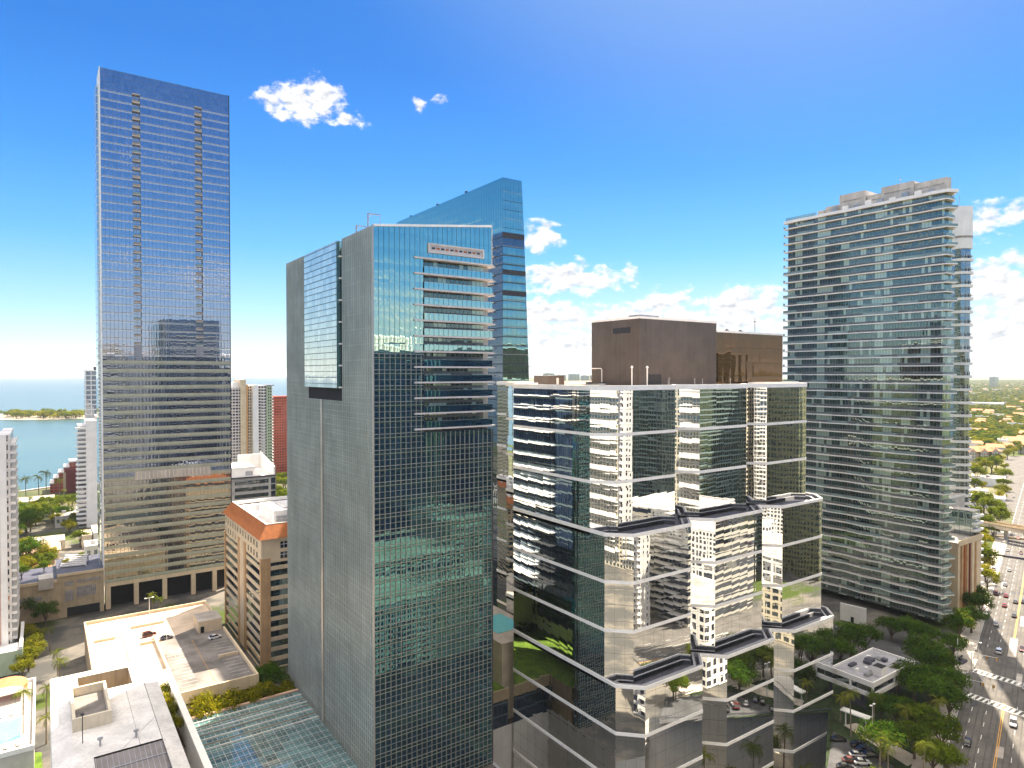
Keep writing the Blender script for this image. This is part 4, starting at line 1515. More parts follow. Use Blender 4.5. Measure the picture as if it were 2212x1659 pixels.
def lamp(name, label, pos, h, arm, dirv, group, heads=2):
    d = thing(name, label, 'street lamp', pos, group)
    p = Vector(pos)
    MB().tube([p, p + Vector((0, 0, h))], .11, 'white_trim', 6, .07).build('post', d)
    for s in ((-1, 1) if heads == 2 else (1,)):
        q = p + Vector((0, 0, h)) + Vector(dirv) * arm * s
        mb = MB()
        mb.tube([p + Vector((0, 0, h)), q + Vector((0, 0, .1))], .06, 'white_trim')
        mb.box(q.x - .35, q.x + .35, q.y - .25, q.y + .25, q.z, q.z + .18, 'white_trim')
        mb.build('lamp_head', d)
    return d


lamp('deck_lamp', 'twin headed lamp post by the back parapet of the garage deck', (33.5, 294.5, GZ2), 6.5, 1.3, (1, .1, 0), 'lamps on the garage deck')
lamp('deck_lamp', 'twin headed lamp post beside the ramp wall, middle of the garage deck', (33.4, 249, GZ2), 7.0, 1.2, (1, .1, 0), 'lamps on the garage deck')
lamp('deck_lamp', 'twin headed lamp post nearest the white roof on the garage deck', (33.4, 231, GZ2), 7.5, 1.3, (1, .1, 0), 'lamps on the garage deck')

# ================================================================== white roofed building in the lower left
t = thing('white_building', 'low building with bright white roof, open light well and glazed roof, lower left', 'building', (12, 175, 0))
WX0, WX1, WY0, WY1, WZ = 1.0, 24.0, 118.0, 212.3, 25.0
mb = MB()
for i, (p, q) in enumerate((((WX0, WY0), (WX1, WY0)), ((WX1, WY0), (WX1, WY1)), ((WX1, WY1), (WX0, WY1)), ((WX0, WY1), (WX0, WY0)))):
    mb.wall(p, q, 0, WZ, 'white_paint')
mb.build('wall', t)
mb = MB()
hx0, hx1, hy0, hy1 = 6.8, 18.2, 194.2, 205.6   # light well
zi = WZ + 1.3
for (a, b, c, d) in ((4.6, 20.6, 205.6, 208.6), (4.6, 6.8, 194.2, 205.6), (18.2, 20.6, 194.2, 205.6), (4.6, 20.6, 161.0, 194.2), (4.6, 8.0, 118, 161), (21.0, 20.6, 118, 161)):
    if b > a:
        mb.face([(a, c, zi), (b, c, zi), (b, d, zi), (a, d, zi)], 'roof_white')
# outer rim slopes down to the eaves
o_ = [(WX0, WY0), (WX1, WY0), (WX1, WY1), (WX0, WY1)]
i_ = [(4.6, WY0), (20.6, WY0), (20.6, 208.6), (4.6, 208.6)]
for i in (1, 2, 3):
    j = (i + 1) % 4
    mb.face([(*o_[i], WZ), (*o_[j], WZ), (*i_[j], zi), (*i_[i], zi)], 'roof_white')
mb.build('roof', t)
mb = MB()
for (p, q) in (((hx0, hy0), (hx0, hy1)), ((hx0, hy1), (hx1, hy1)), ((hx1, hy1), (hx1, hy0)), ((hx1, hy0), (hx0, hy0))):
    mb.wall(p, q, 18.5, zi, 'tan_wall')
mb.face([(hx0, hy0, 18.5), (hx1, hy0, 18.5), (hx1, hy1, 18.5), (hx0, hy1, 18.5)], 'roof_stain_shade')
mb.box(8, 16.5, 196, 199, 18.5, 20.4, 'orange_tan')
for k in range(4):
    mb.box(9 + k * 2.2, 10.4 + k * 2.2, 201, 203, 18.5, 20.0, 'grey_metal')
mb.build('light_well', t)
mb = MB()
mb.box(4.8, 5.4, 174.6, 192.6, zi + .003, 29.2, 'cream')
mb.box(11.6, 12.2, 174.6, 192.6, zi + .003, 29.2, 'cream')
mb.box(5.401, 11.599, 192.0, 192.6, zi + .003, 29.2, 'cream')
mb.box(5.401, 11.599, 174.6, 175.2, zi + .003, 29.2, 'cream')
mb.face([(5.4, 175.2, 27.2), (11.6, 175.2, 27.2), (11.6, 192, 27.2), (5.4, 192, 27.2)], 'roof_stain_shade')
mb.box(9.6, 11.4, 175.6, 177, 27.21, 28.0, 'white_trim')
mb.build('plant_enclosure', t)
mb = MB()
mb.face([(8.0, 118, 22.6), (21.0, 118, 22.6), (21.0, 160.6, zi - .2), (8.0, 160.6, zi - .2)], 'skylight_frame')
for k in range(14):
    x = 8.2 + k * .98
    mb.face([(x, 118, 22.7), (x + .12, 118, 22.7), (x + .12, 160.6, zi - .1), (x, 160.6, zi - .1)], 'slate_light')
for k in range(8):
    f = k / 8
    y = 118 + 42.6 * f
    z = 22.75 + (zi - .2 - 22.6) * f
    mb.box(8.0, 21.0, y, y + .25, z - .1, z + .05, 'slate_light')
mb.build('glazed_roof', t)
mb = MB()
mb.tube([(20.58, 120, zi + .04), (20.58, 208.5, zi + .04)], .05, 'dark_metal')
mb.tube([(13, 161, zi + .03), (20.5, 172, zi + .03)], .05, 'slate_light')
mb.tube([(24, WY1, WZ + .05), (20.6, 208.6, zi + .05)], .05, 'slate_light')
mb.tube([(16.4, 160.9, zi + .04), (16.4, 194.2, zi + .04)], .05, 'slate_light')
mb.build('roof_seam', t)
for i, (x, y) in enumerate(((16.0, 164.5), (9.4, 165.2))):
    d = thing('roof_vent', ['small grey roof vent on the white roof, right of the plant enclosure', 'squat grey roof vent on the white roof before the plant enclosure'][i], 'roof vent', (x, y, zi), 'vents on the white roof')
    MB().tube([(x, y, zi), (x, y, zi + 1.5)], .22, 'grey_metal').build('pipe', d)
    MB().box(x - .5, x + .5, y - .3, y + .3, zi + 1.4, zi + 1.75, 'grey_metal').build('cowl', d)
d = thing('roof_mast', 'thin dark mast with round head standing on the white roof', 'mast', (6.4, 168.5, zi))
MB().tube([(6.4, 168.5, zi), (6.4, 168.5, zi + 6)], .09, 'dark_metal').build('post', d)
MB().lathe((6.4, 168.5, zi + 6), [(0, -.1), (.4, .1), (.4, .4), (0, .6)], 'dark_metal', 8).build('head', d)

d = thing('boundary_wall', 'tall white capped wall along the alley beside the glazed canopy', 'wall', (28.7, 180, 0))
MB().box(28.3, 29.0, 118, 214, 0, 19.6, 'white_paint').build('wall', d)
MB().box(27.9, 29.4, 118, 214.1, 19.6, 20.1, 'white_trim').build('coping', d)

# glazed canopy at the foot of the middle tower
t = thing('glass_canopy', 'large sloping glass canopy roof at the foot of the middle tower', 'canopy', (47, 150, 0))
mb = MB()
KX0, KX1, KY0, KY1 = 33.5, 64.1, 112.0, 206.5
KZ = 6.0
mb.face([(KX0, KY0, KZ), (KX1, KY0, KZ), (KX1, KY1, KZ + .8), (KX0, KY1, KZ + .8)], 'canopy_glass')
mb.build('glass_roof', t)
mb = MB()
k = 0
y = KY1 - .2
while y > KY0:
    z = KZ + .8 * (y - KY0) / (KY1 - KY0)
    rear_ = y > 186  # rear part of the canopy: denser, taller, paler beams
    mb.box(KX0, KX1, y - .10, y + .10, z - .1, z + (.40 if rear_ else .15), ('white_trim' if k % 2 else 'beige_metal') if rear_ else 'grey_metal')
    y -= 2.6 if rear_ else 3.4
    k += 1
for k in range(12):
    x = KX0 + .3 + k * 2.7
    mb.face([(x, KY0, KZ + .05), (x + .14, KY0, KZ + .05), (x + .14, KY1, KZ + .85), (x, KY1, KZ + .85)], 'grey_metal')
mb.build('beams', t)
MB().box(KX0 - .2, KX1, KY1, KY1 + .9, KZ, KZ + 1.4, 'pink_wall').build('edge_beam', t)
mb = MB()
for k in range(5):
    x = KX0 + 1 + k * 7
    mb.box(x, x + .7, KY1 - .7, KY1 - .01, 0, KZ + .6, 'concrete')
mb.build('columns', t)

# ================================================================== podium left of the blue tower, low roofs and park beyond
t = thing('podium_building', 'tan podium building with louvred panels beside the foot of the blue tower', 'building', (6, 345, 0))
mb = MB()
mb.box(-46, 4.5, 345, 372, 0, 16.6, 'tan_wall', 'slate')  # podium roof darkened: shade put into the roof colour
mb.box(4.503, 21.6, 345.4, 376, 0, 18.6, 'tan_wall', 'slate')
mb.build('wall', t)
mb = MB()
mb.box(4.5, 21.6, 345.05, 345.39, 18.0, 19.1, 'tan_light')
mb.box(-46, 4.49, 344.6, 344.99, 16.0, 17.2, 'tan_light')
mb.box(-2, 3.2, 344.0, 352, 13.8, 18.4, 'concrete')
mb.build('parapet', t)
for (a, b, c, d_) in ((7.2, 10.4, 13.6, 15.6), (11.6, 20.4, 14.4, 15.6), (7.2, 10.4, 7.0, 11.6), (11.4, 18.6, 8.2, 12.6), (-9, -1, 9.4, 11.0)):
    m2 = MB()
    m2.box(a, b, 344.9 if a < 4 else 345.32, 344.99 if a < 4 else 345.398, c, d_, 'curtain_grey')
    n = int((b - a) / .7)
    for k in range(n):
        yy = 344.8 if a < 4 else 345.2
        m2.box(a + .2 + k * .7, a + .45 + k * .7, yy, yy + .09, c + .1, d_ - .1, 'slate_light')
    m2.build('louvre_panel', t)
mb = MB()
MB().box(-20, -10, 344.9, 344.99, 0.2, 5.5, 'dark_void').build('gate_opening', t)
MB().box(8, 20, 345.3, 345.398, .2, 4.2, 'dark_void').build('gate_opening', t)


def lowroof(name, label, u0, u1, v0, v1, h, roof, wall='white_paint', group='low roofs by the shore', gable=False):
    a, b, c, d = at(u0, v1, h), at(u1, v1, h), at(u1, v0, h), at(u0, v0, h)
    y0, y1 = (a.y + b.y) / 2, (c.y + d.y) / 2
    x0, x1 = (a.x + d.x) / 2, (b.x + c.x) / 2
    if y1 - y0 < 6:
        y1 = y0 + 6
    t = thing(name, label, 'building', ((x0 + x1) / 2, y0, 0), group)
    mb = MB()
    mb.box(x0, x1, y0, y1, -.2, h, wall)
    mb.build('wall', t)
    mb = MB()
    if gable:
        ym = (y0 + y1) / 2
        e = .8
        mb.face([(x0 - e, y0 - e, h), (x1 + e, y0 - e, h), (x1 - 2, ym, h + (y1 - y0) * .22), (x0 + 2, ym, h + (y1 - y0) * .22)], roof)
        mb.face([(x1 + e, y1 + e, h), (x0 - e, y1 + e, h), (x0 + 2, ym, h + (y1 - y0) * .22), (x1 - 2, ym, h + (y1 - y0) * .22)], roof)
        mb.face([(x1 + e, y0 - e, h), (x1 + e, y1 + e, h), (x1 - 2, ym, h + (y1 - y0) * .22)], roof)
        mb.face([(x0 - e, y1 + e, h), (x0 - e, y0 - e, h), (x0 + 2, ym, h + (y1 - y0) * .22)], roof)
        mb.face([(x0 - e, y1 + e, h - .01), (x1 + e, y1 + e, h - .01), (x1 + e, y0 - e, h - .01), (x0 - e, y0 - e, h - .01)], roof)
    else:
        mb.face([(x0 + .3, y0 + .3, h + .02), (x1 - .3, y0 + .3, h + .02), (x1 - .3, y1 - .3, h + .02), (x0 + .3, y1 - .3, h + .02)], roof)
        ringband(mb, [(x0, y0), (x1, y0), (x1, y1), (x0, y1)], .1, -.35, h - .4, h + .6, wall)
        if x1 - x0 > 9:
            mb.box(x0 + (x1 - x0) * .3, x0 + (x1 - x0) * .3 + 2.5, y0 + (y1 - y0) * .4, y0 + (y1 - y0) * .4 + 2, h + .03, h + 1.8, 'grey_metal')
            mb.box(x0 + (x1 - x0) * .6, x0 + (x1 - x0) * .6 + 1.6, y0 + (y1 - y0) * .6, y0 + (y1 - y0) * .6 + 1.6, h + .03, h + 1.3, 'white_paint')
    mb.build('roof', t)
    if x1 - x0 > 8:
        mb = MB()
        n = int((x1 - x0) / 3.2)
        for k in range(n):
            x = x0 + .9 + k * 3.2
            mb.box(x, x + 1.5, y0 - .06, y0 - .003, h * .45, h * .8, 'window_dark')
        mb.build('window_row', t)
    return t


lowroof('shore_building', 'long cream flat roofed building by the bay shore, before the red stepped block', 38, 118, 1073, 1083, 6, 'roof_white', 'cream')
lowroof('shore_building', 'grey walled low block under the white condominium, palm before it', 118, 168, 1098, 1116, 7, 'roof_grey', 'concrete')
lowroof('shore_building', 'small white villa roof among the trees, nearest the left edge condominium', 26, 58, 1104, 1118, 5, 'roof_white')
lowroof('long_house', 'long pale roofed house among trees, behind the pink roofed one', 66, 140, 1160, 1172, 5, 'roof_white', 'cream')
lowroof('long_house', 'pink tile roofed long house in the park beside the podium', 48, 128, 1177, 1192, 5, 'pink_wall', 'cream', gable=True)
lowroof('long_house', 'white roofed low house in the park before the pink roofed one', 58, 118, 1194, 1206, 4, 'roof_white', 'pink_wall')
lowroof('long_house', 'orange roofed small house next to the white podium cabin', 74, 108, 1222, 1240, 5, 'tile_roof', 'cream', gable=True)
lowroof('shop_building', 'pink roofed shop with a red awning at the foot of the white condominium', 199, 226, 1135, 1152, 8, 'pink_wall', 'white_paint')
lowroof('shop_building', 'small tan flat roofed house left of the pink roofed shop', 176, 197, 1146, 1158, 7, 'deck_pale', 'cream')
lowroof('shop_building', 'white low building with a long shaded front, above the striped roof', 182, 226, 1168, 1180, 10, 'roof_white', 'white_paint')
t = thing('striped_roof', 'pale blue ribbed metal roof on posts behind the tan podium', 'roof shelter', at(150, 1228, 18.6))
a, b, c, d = at(128, 1226, 19), at(186, 1220, 19), at(190, 1196, 22), at(142, 1198, 22)
mb = MB()
mb.face([a, b, c, d], 'slate_light')
for k in range(6):
    f = k / 6 + .04
    p, q = a.lerp(d, f), b.lerp(c, f)
    mb.tube([p + ZZ * .15, q + ZZ * .15], .35, 'white_trim', 4)
mb.build('roof', t)
mb = MB()
for p in (a, b, c, d):
    mb.tube([(p.x, p.y, 0), (p.x, p.y, p.z)], .25, 'white_trim')
mb.build('posts', t)

# ================================================================== towers far left and along the bay
t = thing('condo_tower', 'white condominium cut off by the left edge of the photo', 'tower', (-20, 299.5, 0))
LX, LY, LZ = -9.6, 299.5, 82.0
mb = MB()
mb.box(-48, LX - 3.2, LY, LY + 36, 0, LZ, 'pink_wall', 'roof_white')
mb.box(LX - 3.2, LX, LY + .8, LY + 36, 0, LZ + 1.2, 'win_white', 'roof_white')
mb.box(LX - 3.1, LX - 1.1, LY - .4, LY + .795, 0, LZ + 1.2, 'white_paint')
mb.build('wall', t)
k = 0
while 9 + k * 3.05 < LZ - 1:
    z = 9 + k * 3.05
    m2 = MB()
    m2.box(LX + .003, LX + 1.5, LY + 1.5, LY + 34, z, z + .25, 'white_paint')
    m2.box(LX + 1.4, LX + 1.5, LY + 1.5, LY + 34, z + .25, z + 1.0, 'white_paint')
    m2.box(LX + .003, LX + 1.4, LY + 1.5, LY + 1.6, z + .25, z + 1.0, 'white_paint')
    m2.build('balcony', t)
    k += 1
MB().box(-48, LX + 3.2, LY - 9, LY - .41, 0, 8.2, 'pale_green', 'roof_white').box(LX + 2.2, LX + 3.21, LY - 9, LY + 20, 8.2, 9.3, 'white_paint').build('podium', t)

t = thing('condo_tower', 'white condominium with balconies and one window column, left of the blue tower', 'tower', (27, 539, 0))
mb = MB()
mb.box(19.6, 24.0, 541.5, 560, 0, 70, 'win_white_band', 'roof_white')
mb.box(24.003, 32.6, 539, 562, 0, 73, 'white_paint', 'roof_white')
mb.box(32.603, 44, 539.6, 562, 0, 72, 'white_paint', 'roof_white')
mb.box(30, 40, 545, 558, 73, 76, 'concrete')
mb.build('wall', t)
for k in range(22):
    z = 3 + k * 3.06
    m2 = MB()
    m2.box(33.0, 36.6, 539.3, 539.597, z + .7, z + 2.3, 'window_dark')
    m2.build('window', t)
    m2 = MB()
    m2.box(18.2, 24.0, 538.8, 541.4, z, z + 1.25, 'white_paint')
    m2.build('balcony', t)

t = thing('grid_tower', 'pale grid fronted tower peeping out left of the blue tower', 'tower', (40, 700, 0))
MB().box(31.4, 56, 700, 725, 0, 108, 'win_grid', 'roof_white').build('wall', t)
mb = MB()
for k in range(6):
    x = 31.4 + k * 4.2
    mb.box(x - .3, x + .3, 699.4, 699.997, 0, 108.4, 'white_paint')
k = 0
while k * 4.3 < 108:
    mb.box(31.4, 56, 699.6, 699.98, k * 4.3 - .3, k * 4.3 + .3, 'white_paint')
    k += 1
mb.build('frame_grid', t)
MB().box(38, 46, 704, 712, 108, 111, 'dark_metal').build('roof_plant', t)

t = thing('stepped_building', 'red stepped building with white terrace edges on the bay shore', 'building', (15, 715, 0))
steps = [(5, 8.0, 8.5), (8, 11.5, 13.0), (11.5, 15.4, 17.6), (15.4, 19.4, 22), (19.4, 28, 26.5)]
mb = MB()
for (a, b, z) in steps:
    mb.box(a, b - .004, 715, 740, 0, z, 'win_redgrid', 'roof_white')
mb.build('wall', t)
for (a, b, z) in steps:
    MB().box(a - .8, b - .02, 713.6, 716.2, z - .5, z + .6, 'white_paint').build('terrace_edge', t)
MB().box(16.5, 28, 706, 714.9, 0, 21, 'maroon').build('side_wing', t)
MB().box(14.6, 16.49, 712, 714.95, 0, 17, 'tan_light').build('stair_tower', t)

t = thing('condo_tower', 'striped condominium in white, tan, orange and pale green, right of the blue tower', 'tower', (158, 643, 0))
sx = lambda u: 140.4 + (u - 500) * .41
secs = [(470, 518, 0, 92, 'win_condo_strip'), (518, 529.5, -2, 99.5, 'tan_light'), (529.5, 534, -1.4, 95, 'striped_orange'), (534, 544, .8, 93.5, 'win_tan_strip'),
        (544, 556, -2.4, 94.5, 'white_paint'), (556, 574, -.6, 94, 'win_condo_strip'), (574, 585.5, -2, 93.5, 'pale_green')]
mb = MB()
for (a, b, dy, z, m) in secs:
    mb.box(sx(a), sx(b) - .01, 643 + dy, 668, 0, z, m, 'roof_white')
mb.build('wall', t)
mb = MB()
mb.box(sx(574), sx(590), 640, 650, 93.6, 94.6, 'slate_light')
mb.box(sx(505), sx(526), 648, 660, 92, 97, 'white_paint')
mb.build('roof_plant', t)
for k in range(29):
    z = 12 + k * 2.8
    MB().box(sx(585.5), sx(589.5), 641.2, 650, z, z + 1.0, 'white_paint').build('balcony', t)
    MB().box(sx(564), sx(571), 641.4, 642.39, z, z + .9, 'white_paint').build('balcony', t)
mb = MB()
for k in range(29):
    z = 12 + k * 2.8
    mb.box(sx(577), sx(579.5), 640.9, 640.997, z, z + 1.5, 'dark_void')
    mb.box(sx(581.5), sx(584.5), 640.9, 640.997, z, z + 1.5, 'dark_void')
mb.build('window_column', t)

t = thing('apartment_slab', 'plain dark red apartment slab beside the striped condominium', 'tower', (200, 690, 0))
mb = MB()
mb.box(188.6, 224, 690, 706, 0, 81, 'win_redgrid', 'roof_grey')
mb.build('wall', t)
MB().box(188.2, 224.4, 689.7, 706.3, 81.003, 82, 'red_brick').build('parapet', t)

t = thing('bank_building', 'white stone office block with long window bands and white roof behind the brown roofed block', 'office block', (105, 435, 0))
mb = MB()
mb.box(84, 121.2, 435, 470, 0, 40.4, 'concrete', 'roof_white')
mb.build('wall', t)
for k in range(9):
    z = 2.6 + k * 4.2
    MB().box(96.5, 116.6, 434.9, 434.997, z, z + 2.3, 'win_bank').box(118.2, 121.0, 434.9, 434.997, z - .6, z + 2.9, 'win_bank').box(88, 93.5, 434.9, 434.997, z, z + 2.3, 'win_bank').build('window_band', t)
mb = MB()
mb.box(84, 121.6, 434.6, 434.99, 40.0, 41.0, 'slate')
mb.box(84, 110, 440, 466, 40.4, 46.4, 'white_paint', 'roof_white')
mb.box(110.003, 114, 440, 447, 40.4, 44, 'white_paint', 'roof_white')
mb.box(104, 108.5, 439.9, 439.997, 41, 43.6, 'slate_light')
for k in range(3):
    mb.box(88 + k * 2.6, 89 + k * 2.6, 455, 456, 46.4, 47.4, 'curtain_grey')
mb.build('roof_storey', t)
mb = MB()
mb.face([(121.2, 436, 40.4), (121.2, 470, 40.4), (121.2, 470, 52), (121.2, 436, 46)], 'white_paint')
mb.face([(120.4, 470, 40.4), (120.4, 436, 40.4), (120.4, 436, 46), (120.4, 470, 52)], 'white_paint')
mb.face([(120.4, 436, 40.4), (121.2, 436, 40.4), (121.2, 436, 46), (120.4, 436, 46)], 'white_paint')
mb.face([(120.4, 436, 46), (121.2, 436, 46), (121.2, 470, 52), (120.4, 470, 52)], 'white_paint')
mb.box(106, 120.39, 469, 470, 40.4, 51, 'white_paint')
mb.build('screen_wall', t)

# far blocks on the skyline between the tower and the mirrored block
for i, (u0, u1, vt, dd) in enumerate(((1183, 1206, 806.5, 3600), (1206, 1232, 810, 3900), (1236, 1262, 808, 4300), (1262, 1290, 811, 4700), (2150, 2172, 814, 5200))):
    a, b = atd(u0, 812, dd), atd(u1, 812, dd)
    z = 105 - (vt - 807) * dd / 1450
    t = thing('far_block', ['tallest pale block on the far skyline beyond the mirrored roof', 'second pale block on the far skyline, right of the tallest', 'third block on the far skyline, nearer the brown penthouse',
                            'last block on the far skyline, partly behind the brown penthouse', 'low pale block on the far horizon at the right edge'][i], 'building', ((a.x + b.x) / 2, (a.y + b.y) / 2, 0), 'blocks on the far skyline')
    MB().box(min(a.x, b.x), max(a.x, b.x), a.y, a.y + 40, 0, z, 'win_greygreen', 'roof_white').build('wall', t)
    MB().box(a.x + 5, a.x + 20, a.y + 5, a.y + 15, z, z + 4, 'concrete').build('roof_plant', t)

# ================================================================== far left foreground: pool terrace, umbrellas, lawn
t = thing('pool_terrace', 'pool terrace with turquoise pool and white kerb in the lower left corner', 'pool terrace', (-18, 190, 0))
mb = MB()
mb.box(-46, -2.6, 214.5, 262, 0, 7.0, 'concrete', 'pavement')
mb.build('terrace', t)
MB().face([(-40, 221.5, 7.06), (-5.6, 221.5, 7.06), (-5.6, 235.5, 7.06), (-40, 235.5, 7.06)], 'pool_water').build('pool', t)
mb = MB()
ringband(mb, [(-40, 221.5), (-5.6, 221.5), (-5.6, 235.5), (-40, 235.5)], 1.2, 0, 7.003, 7.16, 'white_paint')
ringband(mb, [(-46, 214.5), (-2.6, 214.5), (-2.6, 262), (-46, 262)], .15, -.4, 6.6, 7.9, 'white_paint')
mb.build('pool_edge', t)
for i, (x, y) in enumerate(((-10.5, 239), (-8, 239), (-13, 239), (-6, 218.6), (-8.6, 218.4))):
    d = thing('sun_lounger', ['white sun lounger behind the turquoise pool, middle one', 'white sun lounger behind the turquoise pool, nearest the palm', 'white sun lounger behind the turquoise pool, nearest the photo edge',
                              'white sun lounger before the turquoise pool, by the terrace corner', 'white sun lounger before the turquoise pool, left of the corner one'][i], 'sun lounger', (x, y, 7), 'sun loungers round the pool')
    MB().box(x - .35, x + .35, y - .9, y + .9, 7.3, 7.42, 'white_trim').box(x - .3, x - .22, y - .8, y + .8, 7.0, 7.299, 'grey_metal').box(x + .22, x + .3, y - .8, y + .8, 7.0, 7.299, 'grey_metal').build('bed', d)
    MB().face([(x - .35, y + .9, 7.42), (x + .35, y + .9, 7.42), (x + .35, y + 1.5, 7.95), (x - .35, y + 1.5, 7.95)], 'white_trim').build('backrest', d)
d = thing('awning', 'rounded orange awning over the pool terrace in the lower left', 'awning', at(18, 1490, 9.5))
mb = MB()
c = at(14, 1483, 10.5)
n = 8
for k in range(n):
    a0, a1 = math.pi * k / n, math.pi * (k + 1) / n
    x0_, z0_ = c.x - 5.2 * math.cos(a0), c.z - 1 + 2.4 * math.sin(a0)
    x1_, z1_ = c.x - 5.2 * math.cos(a1), c.z - 1 + 2.4 * math.sin(a1)
    mb.face([(x0_, c.y - 4.0, z0_), (x1_, c.y - 4.0, z1_), (x1_, c.y + 4.0, z1_), (x0_, c.y + 4.0, z0_)], 'tile_roof')
mb.build('canopy', d)
mb = MB()
for sx_ in (-5, 5):
    for sy in (-3.8, 3.8):
        mb.tube([(c.x + sx_, c.y + sy, 7), (c.x + sx_, c.y + sy, c.z - 1)], .1, 'white_trim')
mb.build('posts', d)
mb = MB()
mb.face([(*at(-120, 1720, .01)[:2], .01), (*at(96, 1720, .01)[:2], .01), (*at(90, 1625, .01)[:2], .01), (*at(-60, 1630, .01)[:2], .01)], 'grass')
mb.build('lawn', kind='structure')

# ================================================================== right hand foreground
t = thing('pavilion', 'small white flat roofed pavilion with strip windows among trees beside the road', 'pavilion', (220, 103.5, 0))
PX0, PX1, PY0, PY1 = 207.4, 234.4, 103.6, 117.4
mb = MB()
mb.box(PX0 + .35, PX1 - .35, PY0 + .35, PY1 - .35, 6.2, 9.6, 'window_dark')
mb.box(PX0 + 3, PX1 - 3, PY0 + 3, PY1 - 3, 0, 6.2, 'slate')
mb.build('glazing', t)
mb = MB()
ringband(mb, [(PX0, PY0), (PX1, PY0), (PX1, PY1), (PX0, PY1)], 0, -.4, 5.6, 6.9, 'white_paint')
ringband(mb, [(PX0, PY0), (PX1, PY0), (PX1, PY1), (PX0, PY1)], 0, -.4, 8.8, 10.4, 'white_paint')
for (x, y) in ((PX0, PY0), (PX0, (PY0 + PY1) / 2), (PX0, PY1 - .5), (PX1 - .5, PY0), ((PX0 + PX1) / 2, PY0)):
    mb.box(x - .02, x + .52, y - .02, y + .52, 6.9, 8.8, 'white_paint')
mb.build('wall_band', t)
MB().face([(PX0 + .3, PY0 + .3, 9.8), (PX1 - .3, PY0 + .3, 9.8), (PX1 - .3, PY1 - .3, 9.8), (PX0 + .3, PY1 - .3, 9.8)], 'slate_light').face([(PX0 + .3, PY1 - .3, 5.7), (PX1 - .3, PY1 - .3, 5.7), (PX1 - .3, PY0 + .3, 5.7), (PX0 + .3, PY0 + .3, 5.7)], 'concrete').build('roof', t)
rr = random.Random(5)
for k in range(13):
    x, y = rr.uniform(PX0 + 1, PX1 - 4), rr.uniform(PY0 + 1, PY1 - 3)
    w, l = rr.uniform(1, 3.4), rr.uniform(.8, 2.2)
    MB().box(x, x + w, y, y + l, 9.81 + k * .003, 9.8 + rr.uniform(.4, 1.3), rr.choice(['slate', 'white_paint', 'grey_metal', 'slate'])).build('roof_unit', t)
MB().box(214.5, 218.0, 104.6, 107.6, 9.803, 12.6, 'white_paint', 'dark_void').build('stair_head', t)
t = thing('covered_walk', 'white flat canopy on posts between pavilion and mirrored block', 'canopy', (198, 108, 0))
a, b = at(1818, 1530, 4.5), at(1880, 1552, 4.5)
mb = MB()
mb.obox((a.x, a.y), (b.x, b.y), 2.6, 4.3, 4.6, 'white_paint')
mb.build('roof', t)
mb = MB()
for f in (.15, .85):
    p = a.lerp(b, f)
    mb.tube([(p.x, p.y, 0), (p.x, p.y, 4.3)], .2, 'white_paint')
mb.build('posts', t)

t = thing('billboard_wall', 'blank white wall panel at the foot of the wide condominium tower', 'wall', at(1842, 1345, 0))
a, b = at(1815, 1338, 0), at(1871, 1352, 0)
mb = MB()
mb.obox((a.x, a.y), (b.x, b.y), .6, 0, 7.2, 'white_paint')
mb.build('panel', t)
mb = MB()
c0 = a.lerp(b, .42)
c1 = a.lerp(b, .54)
tv = (b - a).normalized()
nv = Vector((-tv.y, tv.x, 0))
off_ = nv * .34 if (nv.x + nv.y) < 0 else nv * -.34
mb.obox((c0.x + off_.x, c0.y + off_.y), (c1.x + off_.x, c1.y + off_.y), .06, .02, 2.4, 'dark_void')
mb.build('door', t)

t = thing('parking_garage', 'tan garage with orange upright stripes beside the wide condominium tower', 'parking garage', (330, 125, 0))
mb = MB()
mb.box(322.2, 346, 125.5, 175, 0, 32, 'tan_light', 'roof_grey')
mb.build('wall', t)
for k, (x, w, m) in enumerate(((324.5, 1.6, 'orange_tan'), (327.6, .8, 'terracotta'), (329.6, 1.8, 'orange_tan'), (332.6, .8, 'maroon'), (335, 2.2, 'tan_light'), (338.6, 1.2, 'orange_tan'))):
    MB().box(x, x + w, 124.9, 125.497, .5, 30.5, m).build('upright_stripe', t)
MB().box(322.2, 346.2, 125.2, 125.49, 30.6, 33.0, 'tan_light').box(345.6, 346.2, 125.5, 175, 32, 33.2, 'tan_light').build('parapet', t)
t = thing('office_block', 'plain grey block rising behind the orange striped garage', 'building', (352, 150, 0))
MB().box(345.5 + 2, 366, 140, 172, 0, 46, 'concrete', 'roof_grey').box(352, 355, 139.9, 139.997, 37, 38.2, 'dark_void').box(358, 361, 139.9, 139.997, 37, 38.2, 'dark_void').build('wall', t)
MB().box(347.3, 366.2, 139.7, 172, 46, 47, 'white_paint', 'roof_grey').build('parapet', t)
a, b = at(2097, 1312, 0), at(2110, 1300, 0)
t = thing('balcony_block', 'thin block with stacked white balconies at the right of the grey block', 'building', (a.x, a.y, 0))
mb = MB()
bx0, by0 = a.x, a.y
mb.box(bx0 + 1.0, bx0 + 9, by0, by0 + 14, 0, 43, 'window_dark', 'roof_grey')
mb.build('wall', t)
for k in range(13):
    MB().box(bx0 + .2, bx0 + 9.4, by0 - 1.4, by0 - .003, 3 + k * 3.1, 3.9 + k * 3.1, 'white_paint').build('balcony', t)

